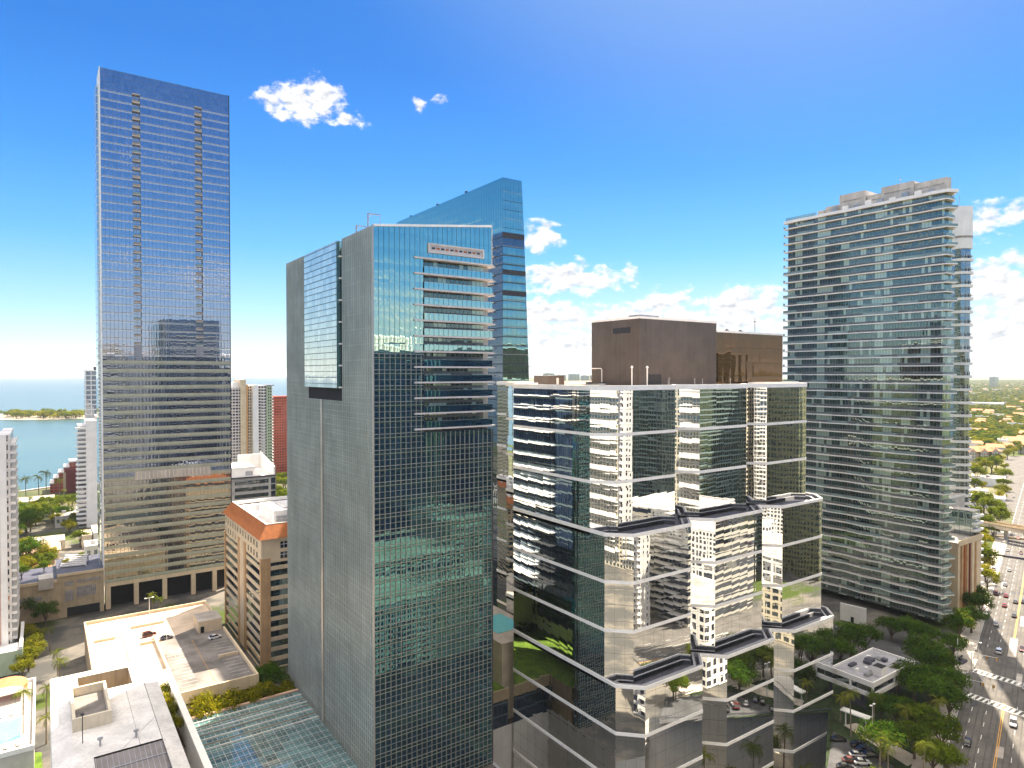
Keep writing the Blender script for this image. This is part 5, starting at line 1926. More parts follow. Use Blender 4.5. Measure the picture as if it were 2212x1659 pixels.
# elevated rail line crossing the road
a, b = at(2040, 1112, 9), at(2330, 1163, 9)
t = thing('rail_viaduct', 'double elevated concrete rail viaduct crossing the far road', 'viaduct', ((a.x + b.x) / 2, (a.y + b.y) / 2, 0))
tv = (b - a).normalized()
nv = Vector((-tv.y, tv.x, 0))
for s in (-4.2, 4.2):
    mb = MB()
    p, q = a + nv * s, b + nv * s
    mb.obox((p.x, p.y), (q.x, q.y), 4.0, 7.2, 9.0, 'deck_pale')
    for e in (-1.9, 1.9):
        p2, q2 = p + nv * e, q + nv * e
        mb.obox((p2.x, p2.y), (q2.x, q2.y), .3, 9.003, 9.9, 'tan_wall')
    mb.build('guideway', t)
for k in range(7):
    p = a.lerp(b, k / 6)
    MB().obox((p.x - tv.x, p.y - tv.y), (p.x + tv.x, p.y + tv.y), 1.8, 0, 6.2, 'concrete').obox(tuple((p - nv * 6)[:2]), tuple((p + nv * 6)[:2]), 1.6, 6.203, 7.19, 'concrete').build('pier', t)
for i, (u0, v0, u1, v1, lb) in enumerate(((2080, 1190, 2330, 1226, 'low dark barrier wall across the road below the viaduct, nearest one'), (2070, 1152, 2330, 1178, 'low barrier wall across the road just before the viaduct'))):
    a, b = at(u0, v0, 0), at(u1, v1, 0)
    MB().obox((a.x, a.y), (b.x, b.y), .8, 0, 1.1, 'tan_wall' if i else 'slate').build('barrier_wall', None, lb, 'barrier', 'barriers below the viaduct')

# low buildings and houses of the suburb on the right
t = thing('tile_house', 'orange tile roofed apartment house with gabled bays in the right hand suburb', 'house', at(2125, 1000, 0))
a, b = at(2080, 1003, 0), at(2161, 1001, 0)
x0, y0, x1 = a.x, min(a.y, b.y), b.x
dirr = (b - a).normalized()
nrm = Vector((-dirr.y, dirr.x, 0))
L = (b - a).length
mb = MB()


def quad_prism(mb, o, w0, w1, d0, d1, z0, z1, m, top=None):
    c = [o + dirr * w0 + nrm * d0, o + dirr * w1 + nrm * d0, o + dirr * w1 + nrm * d1, o + dirr * w0 + nrm * d1]
    mb.prism([(p.x, p.y) for p in c], z0, z1, m, top)


quad_prism(mb, a, 0, L, 0, 18, 0, 14, 'pink_wall')
for w in (.12, .42, .72):
    quad_prism(mb, a, L * w, L * w + 9, -2.5, -.01, 0, 14.5, 'win_beige')
mb.build('wall', t)
mb = MB()
c = [a - dirr * 1 - nrm * 3, b + dirr * 1 - nrm * 3, b + dirr * 1 + nrm * 19, a - dirr - nrm * -19]
r0, r1 = a + dirr * 6 + nrm * 8, b - dirr * 6 + nrm * 8
mb.face([c[0] + ZZ * 14.6, c[1] + ZZ * 14.6, r1 + ZZ * 20, r0 + ZZ * 20], 'tile_roof')
mb.face([c[2] + ZZ * 14.6, c[3] + ZZ * 14.6, r0 + ZZ * 20, r1 + ZZ * 20], 'tile_roof')
mb.face([c[1] + ZZ * 14.6, c[2] + ZZ * 14.6, r1 + ZZ * 20], 'tile_roof')
mb.face([c[3] + ZZ * 14.6, c[0] + ZZ * 14.6, r0 + ZZ * 20], 'tile_roof')
mb.build('roof', t)
for w in (.12, .42, .72):
    m2 = MB()
    p = a + dirr * (L * w) - nrm * 3
    m2.face([p + ZZ * 14.6, p + dirr * 9 + ZZ * 14.6, p + dirr * 4.5 + ZZ * 18.6], 'pink_wall')
    m2.face([p + ZZ * 14.6, p + dirr * 4.5 + ZZ * 18.6, p + dirr * 4.5 + nrm * 9 + ZZ * 18.6], 'tile_roof')
    m2.face([p + dirr * 4.5 + ZZ * 18.6, p + dirr * 9 + ZZ * 14.6, p + dirr * 4.5 + nrm * 9 + ZZ * 18.6], 'tile_roof')
    m2.build('gable', t)


def suburb(name, label, u, v, w, dpt, h, roof, wall, group, gable=False):
    p = at(u, v, 0)
    dv = Vector((p.x, p.y, 0)).normalized()
    rv = Vector((dv.y, -dv.x, 0))
    t = thing(name, label, 'house' if gable else 'building', p, group)
    q = [p - rv * w / 2, p + rv * w / 2, p + rv * w / 2 + dv * dpt, p - rv * w / 2 + dv * dpt]
    mb = MB()
    mb.prism([(c.x, c.y) for c in q], -.3, h, wall, roof)
    mb.build('wall', t)
    mb = MB()
    if gable:
        e = [c + (c - (q[0] + q[2]) / 2).normalized() * 1.0 for c in q]
        m1, m2_ = (e[0] + e[3]) / 2 + rv * 2, (e[1] + e[2]) / 2 - rv * 2
        zz = h + dpt * .25
        for f in ([e[0], e[1], m2_, m1], [e[2], e[3], m1, m2_]):
            mb.face([f[0] + ZZ * h, f[1] + ZZ * h, f[2] + ZZ * zz, f[3] + ZZ * zz], roof)
        mb.face([e[1] + ZZ * h, e[2] + ZZ * h, m2_ + ZZ * zz], roof)
        mb.face([e[3] + ZZ * h, e[0] + ZZ * h, m1 + ZZ * zz], roof)
    else:
        ringband(mb, [(c.x, c.y) for c in q], .1, -.5, h - .4, h + .8, 'white_paint')
        c = (q[0] + q[2]) / 2
        mb.box(c.x - 2, c.x + 2, c.y - 1.5, c.y + 1.5, h + .01, h + 2, 'grey_metal')
    mb.build('roof', t)


suburb('flat_building', 'wide pinkish flat roofed building below the orange tile house', 2135, 1050, 26, 22, 7, 'deck_pale', 'white_paint', 'flat buildings along the far road')
suburb('flat_building', 'white edged flat roof nearest the viaduct on the right', 2134, 1096, 22, 24, 7, 'deck_pale', 'white_paint', 'flat buildings along the far road')
suburb('flat_building', 'low flat roof between the two larger flat buildings on the right', 2112, 1076, 14, 10, 6, 'roof_white', 'pink_wall', 'flat buildings along the far road')
suburb('flat_building', 'bright white flat building among trees at the right edge, beyond the tile house', 2186, 963, 34, 20, 8, 'roof_white', 'white_paint', 'flat buildings along the far road')
suburb('flat_building', 'long white flat roof far out in the trees on the right', 2122, 879, 110, 60, 12, 'roof_white', 'white_paint', 'flat buildings along the far road')
rr = random.Random(11)
HN = ['white walled suburb house with an orange tile roof under the trees', 'cream suburb house with a pale flat roof under the trees']
for k in range(60):
    v = 832 + 150 * (rr.random() ** 1.6)
    u = rr.uniform(2092, 2235)
    gb = rr.random() < .5
    suburb('suburb_house', HN[0] if gb else HN[1], u, v, rr.uniform(14, 26), rr.uniform(11, 18), rr.uniform(6, 9), 'tile_roof' if gb else 'roof_white', 'white_paint' if gb else 'cream',
           'tile roofed houses in the suburb' if gb else 'pale roofed houses in the suburb', gb)
# ================================================================== vegetation
TREES = {}


def tree_proto(key, seed, h, r, leaf, n=1500, ls=.75, lobes=13, flat=.7, trunk_h=.38, cz=.47):
    "trunk with limbs, crown of many small leaf faces gathered in uneven clumps"
    rr = random.Random(seed)
    root = thing('broadleaf_tree', None, 'tree')
    mb = MB()
    th = h * trunk_h
    mb.tube([(0, 0, -.3), (rr.uniform(-.2, .2), rr.uniform(-.2, .2), th * .6), (0, 0, th)], r * .075, 'bark', 7, r * .05)
    cl = []
    for k in range(lobes):
        a = k * 2.4 + rr.uniform(-.4, .4)
        d = r * math.sqrt((k + .5) / lobes) * rr.uniform(.6, .82)
        z = h * (cz + .30 * (1 - (d / r) ** 2)) + rr.uniform(-.10, .12) * h
        cl.append((Vector((d * math.cos(a), d * math.sin(a), z)), r * rr.uniform(.26, .44)))
        if k % 2 == 0:
            mb.tube([(0, 0, th * .85), (d * .45 * math.cos(a), d * .45 * math.sin(a), th + (z - th) * .5), tuple(cl[-1][0])], r * .03, 'bark', 5, r * .01)
    mb.build('trunk', root)
    mb = MB()
    per = n // lobes
    for c, cr in cl:
        for i in range(per):
            d = Vector((rr.gauss(0, 1), rr.gauss(0, 1), rr.gauss(0, 1))).normalized()
            rad = cr * (rr.random() ** .4)
            p = c + Vector((d.x * rad, d.y * rad, d.z * rad * flat))
            nn = (d + Vector((rr.uniform(-.7, .7), rr.uniform(-.7, .7), rr.uniform(-.1, .9)))).normalized()
            t1 = nn.orthogonal().normalized()
            t1.rotate(Quaternion(nn, rr.uniform(0, 6.28)))
            t2 = nn.cross(t1)
            s = ls * rr.uniform(.55, 1.15)
            mb.face([p - t1 * s * .5, p + t2 * s * .33, p + t1 * s * .5, p - t2 * s * .33], leaf, [(0, 0), (1, 0), (1, 1), (0, 1)])
    mb.build('crown', root)
    TREES[key] = [root, False]


def palm_proto(key, seed, h, fr=16, L=3.2):
    rr = random.Random(seed)
    root = thing('palm_tree', None, 'palm')
    mb = MB()
    bend = rr.uniform(-.5, .5)
    pts = [(bend * (k / 6) ** 2, bend * .6 * (k / 6) ** 2, -.3 + (h + .3) * k / 6) for k in range(7)]
    mb.tube(pts, .24, 'palm_bark', 7, .15)
    mb.build('trunk', root)
    top = Vector(pts[-1])
    mb = MB()
    for k in range(fr):
        a = k * 2.399 + rr.uniform(-.2, .2)
        el0 = R(rr.uniform(-20, 75))
        d = Vector((math.cos(a), math.sin(a), 0))
        p = top.copy()
        an = el0
        l = L * rr.uniform(.85, 1.15)
        prev = None
        for j in range(8):
            q = p + (d * math.cos(an) + ZZ * math.sin(an)) * (l / 7)
            side = Vector((-d.y, d.x, 0))
            w = L * .22 * math.sin(math.pi * min(1, (j + .7) / 8.2)) + .05
            for s in (-1, 1):
                for e in (0, 1):
                    o = p.lerp(q, e * .5)
                    tip = o + side * s * w + (q - p) * .8 - ZZ * w * .55
                    mb.face([o, o + (q - p) * .38, tip], 'leaf_palm', [(0, 0), (1, 0), (1, 1)])
            p = q
            an -= R(15)
    mb.build('crown', root)
    TREES[key] = [root, False]


tree_proto('dark1', 1, 13, 6.5, 'leaf_dark', 3200, .75, 16, .85, .26)
tree_proto('dark2', 2, 11.5, 7.2, 'leaf_dark', 3200, .75, 18, .8, .24)
tree_proto('mid1', 3, 10, 5.0, 'leaf_mid', 2400, .7, 14, .85, .26)
tree_proto('mid2', 4, 8.5, 5.4, 'leaf_mid', 2400, .7, 16, .8, .24)
tree_proto('light1', 5, 8.5, 4.6, 'leaf_light', 2200, .55, 14, .85, .26)
tree_proto('light2', 6, 7.0, 3.8, 'leaf_light', 1800, .5, 12, .85, .26)
tree_proto('far1', 8, 11, 7.0, 'leaf_mid', 520, 1.6, 12, .8, .15, .38)
tree_proto('far2', 9, 10, 8.0, 'leaf_light', 520, 1.7, 12, .7, .15, .38)
palm_proto('palm1', 21, 10)
palm_proto('palm2', 22, 12.5, 18, 3.6)
palm_proto('palm3', 23, 7.5, 14, 3.0)


def plant(key, pos, sc=1.0, label=None, group=None, name=None, rz=None):
    root, used = TREES[key]
    if used:
        o = copy_tree(root)
    else:
        o = root
        TREES[key][1] = True
    o.location = (pos[0], pos[1], pos[2])
    rz = rnd.uniform(0, 6.28) if rz is None else rz
    o.rotation_euler = (0, 0, rz)
    s = sc
    o.scale = (s * rnd.uniform(.93, 1.07), s * rnd.uniform(.93, 1.07), s * rnd.uniform(.92, 1.1))
    if label:
        o['label'] = label
    if group:
        o['group'] = group
    elif 'group' in o:
        del o['group']
    if name:
        o.name = name
    return o


# dark shaded trees round the pavilion and the condominium tower
P = 'shaded trees round the pavilion'
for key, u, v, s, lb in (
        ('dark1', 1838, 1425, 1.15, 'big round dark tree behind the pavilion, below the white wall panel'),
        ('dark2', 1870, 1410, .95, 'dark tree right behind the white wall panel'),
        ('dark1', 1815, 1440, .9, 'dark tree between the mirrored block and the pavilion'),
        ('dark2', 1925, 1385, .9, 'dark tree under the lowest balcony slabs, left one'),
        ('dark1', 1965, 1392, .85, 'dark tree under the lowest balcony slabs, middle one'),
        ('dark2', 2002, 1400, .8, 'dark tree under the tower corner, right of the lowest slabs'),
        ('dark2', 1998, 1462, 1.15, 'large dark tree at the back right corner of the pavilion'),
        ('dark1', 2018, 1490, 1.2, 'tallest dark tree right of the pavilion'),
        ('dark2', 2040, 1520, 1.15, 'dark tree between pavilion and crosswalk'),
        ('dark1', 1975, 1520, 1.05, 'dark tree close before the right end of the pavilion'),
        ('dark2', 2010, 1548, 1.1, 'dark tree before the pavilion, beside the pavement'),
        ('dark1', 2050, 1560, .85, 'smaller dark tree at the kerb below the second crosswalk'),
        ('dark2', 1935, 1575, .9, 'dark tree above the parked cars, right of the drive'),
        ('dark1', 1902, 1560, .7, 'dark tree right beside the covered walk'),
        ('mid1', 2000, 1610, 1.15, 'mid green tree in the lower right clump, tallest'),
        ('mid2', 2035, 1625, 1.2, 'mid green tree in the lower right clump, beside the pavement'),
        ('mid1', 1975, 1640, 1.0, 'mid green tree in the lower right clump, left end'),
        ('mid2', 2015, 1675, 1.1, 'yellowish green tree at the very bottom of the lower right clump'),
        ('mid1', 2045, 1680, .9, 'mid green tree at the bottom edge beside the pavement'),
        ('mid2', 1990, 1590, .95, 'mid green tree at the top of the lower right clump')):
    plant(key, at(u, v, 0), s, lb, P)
for key, u, v, s, lb in (
        ('palm2', 1838, 1592, .95, 'palm with bare trunk before the covered walk, left one'),
        ('palm1', 1886, 1590, 1.1, 'palm with bare trunk left of the parked cars drive'),
        ('palm1', 1936, 1505, .9, 'leafy palm just before the pavilion corner'),
        ('palm3', 1815, 1560, 1.0, 'small palm next to the mirrored block'),
        ('palm3', 1962, 1600, 1.3, 'palm rising out of the lower right clump'),
        ('palm2', 2030, 1590, .8, 'palm beside the pavement, lower right clump'),
        ('palm3', 1900, 1672, 1.3, 'palm at the bottom edge right of the parked cars'),
        ('palm1', 1995, 1690, .9, 'palm at the bottom edge in the lower right clump')):
    plant(key, at(u, v, 0), s, lb, 'palms round the pavilion')
# street trees at the foot of the condominium tower and along the far road
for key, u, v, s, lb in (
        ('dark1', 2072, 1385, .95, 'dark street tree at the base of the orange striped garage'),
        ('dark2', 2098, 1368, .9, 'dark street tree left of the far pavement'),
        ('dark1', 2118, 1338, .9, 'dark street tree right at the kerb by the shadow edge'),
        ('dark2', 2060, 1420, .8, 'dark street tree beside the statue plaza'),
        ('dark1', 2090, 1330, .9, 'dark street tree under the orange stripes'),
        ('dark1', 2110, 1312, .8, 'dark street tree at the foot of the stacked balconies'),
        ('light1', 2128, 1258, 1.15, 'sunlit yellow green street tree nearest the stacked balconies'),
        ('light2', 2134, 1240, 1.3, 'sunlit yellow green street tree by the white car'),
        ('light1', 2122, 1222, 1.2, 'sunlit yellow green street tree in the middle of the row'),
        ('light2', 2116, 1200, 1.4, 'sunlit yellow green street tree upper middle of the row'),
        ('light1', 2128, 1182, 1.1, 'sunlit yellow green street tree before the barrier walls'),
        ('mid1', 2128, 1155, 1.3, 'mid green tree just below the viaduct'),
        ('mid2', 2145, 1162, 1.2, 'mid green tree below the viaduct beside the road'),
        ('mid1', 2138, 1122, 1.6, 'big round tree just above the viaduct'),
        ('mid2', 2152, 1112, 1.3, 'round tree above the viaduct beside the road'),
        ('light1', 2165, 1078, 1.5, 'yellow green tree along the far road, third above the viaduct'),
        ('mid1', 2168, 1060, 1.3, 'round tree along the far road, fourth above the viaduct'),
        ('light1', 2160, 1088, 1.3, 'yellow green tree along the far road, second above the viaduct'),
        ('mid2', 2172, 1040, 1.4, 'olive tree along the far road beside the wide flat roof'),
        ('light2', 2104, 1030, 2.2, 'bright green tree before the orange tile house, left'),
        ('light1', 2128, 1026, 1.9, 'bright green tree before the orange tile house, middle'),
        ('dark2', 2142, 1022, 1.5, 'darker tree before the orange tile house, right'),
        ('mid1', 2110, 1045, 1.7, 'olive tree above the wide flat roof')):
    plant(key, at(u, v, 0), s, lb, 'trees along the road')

# lower left trees
Q = 'trees round the alley and the garage'
for key, x, y, s, lb in (
        ('light1', 37.5, 210.4, 1.35, 'bright yellow green tree between the canopy and garage, left end'),
        ('light2', 43, 210.8, 1.65, 'bright yellow green tree between the canopy and garage, second'),
        ('light1', 48.5, 210.6, 1.25, 'bright yellow green tree between the canopy and garage, third'),
        ('light2', 54, 211, 1.6, 'bright yellow green tree between the canopy and garage, fourth'),
        ('dark1', 58.4, 219, .95, 'dark tree between the garage corner and the middle tower'),
        ('light2', 60.5, 212, 1.4, 'yellow green tree touching the finned tower foot'),
        ('dark2', 59, 224, .8, 'dark tree below the orange corner pillar')):
    plant(key, (x, y, 0), s, lb, Q)
for key, x, y, z, s, lb in (
        ('light2', 26.0, 206, 13.0, .95, 'yellow green alley tree beside the white roof, farthest'),
        ('light1', 26.1, 199, 13.0, .8, 'yellow green alley tree beside the white roof, second'),
        ('light2', 26.2, 192, 13.0, .95, 'yellow green alley tree beside the white roof, third'),
        ('light1', 26.2, 185, 13.0, .75, 'yellow green alley tree beside the white roof, nearest lit one'),
        ('dark1', 26.2, 158, 6.0, .34, 'small dark alley tree at the bottom of the white roof')):
    plant(key, (x, y, z), s, lb, 'trees in the alley')
MB().box(24.2, 28.2, 180, 211, 0, 13.0, 'concrete', 'soil').build('alley_planter', None, 'long raised planter in the alley beside the white roof', 'planter')
for key, u, v, s, lb in (
        ('light1', 48, 1395, 1.1, 'sunlit tree beside the left edge condominium, farthest of its row'),
        ('light2', 70, 1402, 1.3, 'sunlit tree beside the left edge condominium, second of its row'),
        ('light1', 72, 1428, 1.15, 'sunlit tree in the left foreground row, third'),
        ('light2', 62, 1448, 1.2, 'sunlit tree in the left foreground row, fourth'),
        ('light2', 48, 1470, 1.1, 'sunlit tree in the left foreground row, nearest the awning'),
        ('dark1', 98, 1352, .8, 'dark shaded tree before the tan podium, left of the gate'),
        ('dark2', 62, 1345, .95, 'dark shaded tree against the tan podium wall')):
    plant(key, at(u, v, 0), s, lb, 'trees in the left foreground')
for key, u, v, z, s, lb in (
        ('palm3', 108, 1405, 0, 1.0, 'shaded palm in the street before the podium gate'),
        ('palm1', 124, 1458, 0, .82, 'shaded palm in the street left of the pale garage'),
        ('palm2', 132, 1492, 0, .85, 'sunlit palm just behind the white roof, in the street'),
        ('palm2', 50, 1587, 7, .95, 'tall palm with a bare trunk beside the turquoise pool'),
        ('palm3', 100, 1540, 0, .95, 'palm at the left wall of the white roofed building, upper'),
        ('palm3', 100, 1605, 0, 1.0, 'palm at the left wall of the white roofed building, lower'),
        ('palm1', 330, 1335, 0, .9, 'palm between the garage deck and the blue tower colonnade'),
        ('palm3', 346, 1333, 0, 1.0, 'smaller palm beside the one at the blue tower colonnade')):
    plant(key, at(u, v, z), s, lb, 'palms in the left foreground')

# park and shore behind the podium
rr = random.Random(31)
n = 0
for k in range(58):
    u, v = rr.uniform(24, 176), rr.uniform(1102, 1262)
    if 50 < u < 140 and 1158 < v < 1212 and rr.random() < .8:
        continue
    if 118 < u < 190 and v > 1198:
        continue
    if v > 1215 and u > 100:
        continue
    key = rr.choice(['mid1', 'mid2', 'light1', 'light2', 'mid1', 'dark2'])
    plant(key, at(u, v, 0), rr.uniform(1.0, 1.5), 'leafy tree in the sunlit park between the podium and the bay', 'trees in the park by the bay')
for k in range(14):
    u, v = rr.uniform(30, 170), rr.uniform(1075, 1140)
    plant(rr.choice(['palm1', 'palm2', 'palm3']), at(u, v, 0), rr.uniform(.9, 1.4), 'palm among the park trees near the bay', 'palms in the park by the bay')
for u, v, s, lb in ((32, 1080, 1.7, 'shore palm against the water, nearest the left edge'), (56, 1078, 1.5, 'shore palm against the water, second from the left'), (84, 1072, 1.7, 'shore palm against the water, left of the red stepped block'), (100, 1070, 1.8, 'shore palm against the water touching the red stepped block')):
    plant('palm1' if s > 1.6 else 'palm2', at(u, v, 0), s, lb, 'palms on the bay shore')
for (x, y, z, key, sc_) in ((-14, 352, 16.6, 'mid2', .5), (-8, 356, 16.6, 'dark2', .5), (-20, 360, 16.6, 'mid1', .5), (8, 362, 18.6, 'light2', .5), (14, 366, 18.6, 'mid2', .45), (0, 363, 16.6, 'dark1', .45)):
    plant(key, (x, y, z), sc_, 'small tree planted on the roof of the tan podium', 'trees on the podium roof')
# trees between the red slab and the brown roofed block
for k in range(34):
    u, v = rr.uniform(588, 660), rr.uniform(1000, 1105)
    plant(rr.choice(['mid1', 'light1', 'light2', 'mid2']), at(u, v, 0), rr.uniform(.9, 1.4), 'leafy tree below the dark red apartment slab', 'trees below the red slab')

# wooded spit of land in the bay
isl = [at(-260, 905, .3), at(60, 907, .3), at(150, 905, .3), at(260, 903, .3), at(300, 898, .3), at(200, 895, .3), at(-260, 894, .3)]
MB().face([(p.x, p.y, .3) for p in isl], 'sand').build('sand_spit', kind='structure')
for k in range(75):
    u, v = rr.uniform(-20, 190), rr.uniform(896.5, 905)
    plant(rr.choice(['far1', 'far1', 'far2']), at(u, v, .3), rr.uniform(1.2, 2.0), 'shore tree on the sandy spit in the bay', 'trees on the sandy spit')

# suburb: single trees nearer, then the wood that reads as one mass
for k in range(105):
    v = 845 + 190 * rr.random() ** 1.25
    u = rr.uniform(2090, 2240)
    if v > 965 and u > 2160:
        continue
    if v > 1004:
        continue
    plant(rr.choice(['far1', 'far2', 'far2']), at(u, v, 0), rr.uniform(.7, 1.35), 'broad tree in the leafy suburb on the right', 'trees of the suburb')
for (u, v) in ((2096, 1015), (2118, 1012), (2152, 1010), (2163, 1002), (2170, 1018), (2105, 1062), (2122, 1060), (2100, 1085), (2156, 1030), (2176, 992), (2190, 985), (2205, 980), (2110, 1105), (2125, 1108), (2158, 1148), (2100, 1140), (2112, 1175), (2118, 1240), (2132, 1272), (2210, 970), (2195, 972), (2182, 978)):
    plant(rr.choice(['mid1', 'light1', 'mid2', 'light2']), at(u, v, 0), rr.uniform(1.2, 1.7), 'leafy tree between the flat buildings and the far road', 'trees among the flat buildings')
mb = MB()
rr = random.Random(77)
for k in range(8600):
    v = 822 + 145 * rr.random() ** 1.9
    u = rr.uniform(2060, 2300) if rr.random() < .62 else rr.uniform(1140, 1800)
    if (u < 1800 and v > 832) or (u > 2150 and v > 960):
        continue
    p = at(u, v, 0)
    d = p.length
    s = rr.uniform(5, 9) * (1 + d / 9000)
    hgt = rr.uniform(6, 11)
    a0 = rr.uniform(0, 6)
    ringp = [(p.x + s * rr.uniform(.7, 1.2) * math.cos(a0 + j * 1.05), p.y + s * rr.uniform(.7, 1.2) * math.sin(a0 + j * 1.05)) for j in range(6)]
    top = (p.x + rr.uniform(-1, 1), p.y + rr.uniform(-1, 1), hgt)
    m = 'leaf_mid' if rr.random() < .35 else 'leaf_light'
    for j in range(6):
        q0, q1 = ringp[j], ringp[(j + 1) % 6]
        mb.face([(*q0, hgt * .3), (*q1, hgt * .3), ((q1[0] + top[0]) / 2, (q1[1] + top[1]) / 2, hgt * .85), ((q0[0] + top[0]) / 2, (q0[1] + top[1]) / 2, hgt * .85)], m, [(0, 0)] * 4)
        mb.face([((q0[0] + top[0]) / 2, (q0[1] + top[1]) / 2, hgt * .85), ((q1[0] + top[0]) / 2, (q1[1] + top[1]) / 2, hgt * .85), top], m, [(0, 0)] * 3)
mb.build('distant_woods', None, 'distant woods of the suburb fading to the horizon', 'woods', None, 'stuff')

# ================================================================== vehicles
for nm, col in (('paint_white', (.72, .72, .72)), ('paint_black', (.012, .013, .016)), ('paint_red', (.36, .02, .02)), ('paint_silver', (.42, .43, .45)), ('paint_maroon', (.10, .014, .014)), ('paint_blue', (.02, .035, .09)), ('paint_grey', (.12, .12, .13))):
    g = nmat(nm)
    b = g.n('ShaderNodeBsdfPrincipled')
    b.inputs['Base Color'].default_value = (*col, 1)
    b.inputs['Roughness'].default_value = .25
    b.inputs['Coat Weight'].default_value = .6
    b.inputs['Metallic'].default_value = .15
    g.out(b.outputs[0])
plain('tyre', (.015, .015, .015), .8, .2, 3)
plain('car_glass', (.012, .015, .018), .06, .2, 3, 0, 0, .7)
plain('lamp_clear', (.7, .7, .68), .2, .1, 3)
plain('lamp_red', (.35, .01, .01), .3, .1, 3)

SHAPES = {
    # (x, half width, sill, shoulder) along the body; cabin: (x, half width low, half width top, z low, z top)
    'car': ([(-2.25, .66, .42, .72), (-2.15, .84, .30, .88), (-1.3, .90, .24, .95), (0, .91, .22, .93), (1.1, .90, .24, .88), (1.95, .84, .30, .76), (2.25, .64, .42, .62)],
            [(-1.85, .74, .60, .94), (-1.1, .76, .62, 1.38), (.15, .77, .62, 1.42), (1.15, .78, .66, .90)]),
    'van': ([(-2.35, .80, .45, 1.0), (-2.25, .90, .32, 1.12), (-1.3, .95, .26, 1.15), (0, .95, .24, 1.12), (1.2, .94, .26, 1.06), (2.05, .88, .34, .96), (2.35, .70, .46, .78)],
            [(-2.25, .84, .74, 1.13), (-2.0, .85, .76, 1.74), (.3, .86, .76, 1.80), (1.35, .88, .78, 1.06)]),
}
CARS = {}


def car(kind, paint, pos, heading, label, group, name='car'):
    key = (kind, paint)
    if key in CARS:
        o = copy_tree(CARS[key])
        if 'group' in o:
            del o['group']
    else:
        o = thing(name, None, 'car' if kind == 'car' else 'van')
        secs, cab = SHAPES[kind]
        mb = MB()
        prof = []
        for (x, w, z0, z1) in secs:
            zm = z0 + (z1 - z0) * .6
            prof.append([Vector((x, -w * .92, z0)), Vector((x, -w, zm)), Vector((x, -w * .86, z1)), Vector((x, w * .86, z1)), Vector((x, w, zm)), Vector((x, w * .92, z0))])
        for i in range(len(prof) - 1):
            for j in range(6):
                k = (j + 1) % 6
                mb.face([prof[i][k], prof[i][j], prof[i + 1][j], prof[i + 1][k]][::-1], paint)
        mb.face(prof[0], paint)
        mb.face(list(reversed(prof[-1])), paint)
        # roof skin over the cabin
        for i in (1,):
            a, b = cab[1], cab[2]
            mb.box(a[0], b[0], -a[2] * .97, a[2] * .97, a[3] - .02, max(a[3], b[3]) + .03, paint)
        bo = mb.build('body', o, smooth=False)
        mb = MB()
        low = secs[3][3] - .04
        pr = []
        for (x, wl, wt, z) in cab:
            pr.append([Vector((x, -wl, low)), Vector((x, -wt, z)), Vector((x, wt, z)), Vector((x, wl, low))])
        for i in range(len(pr) - 1):
            for j in range(3):
                mb.face([pr[i][j], pr[i][j + 1], pr[i + 1][j + 1], pr[i + 1][j]][::-1], 'car_glass')
        mb.face(pr[0], 'car_glass')
        mb.build('windows', o)
        for sx_ in (-1.38, 1.38):
            for sy in (-.80, .80):
                mb = MB()
                c = Vector((sx_, sy, .32))
                rim = [c + Vector((.32 * math.cos(a * math.pi / 6), 0, .32 * math.sin(a * math.pi / 6))) for a in range(12)]
                for a in range(12):
                    p, q = rim[a], rim[(a + 1) % 12]
                    mb.face([p - Vector((0, .11, 0)), q - Vector((0, .11, 0)), q + Vector((0, .11, 0)), p + Vector((0, .11, 0))], 'tyre')
                mb.face([p - Vector((0, .11, 0)) for p in rim], 'tyre')
                mb.face([p + Vector((0, .11, 0)) for p in reversed(rim)], 'tyre')
                mb.build('wheel', o)
        for sy in (-.52, .52):
            MB().box(secs[-1][0] - .12, secs[-1][0] + .01, sy - .14, sy + .14, secs[-1][3] - .12, secs[-1][3] + .02, 'lamp_clear').build('headlight', o)
            MB().box(secs[0][0] - .01, secs[0][0] + .1, sy - .14, sy + .14, secs[0][3] - .14, secs[0][3] + .01, 'lamp_red').build('tail_light', o)
        CARS[key] = o
    o.location = pos
    o.rotation_euler = (0, 0, heading)
    o['label'] = label
    if group:
        o['group'] = group
    return o


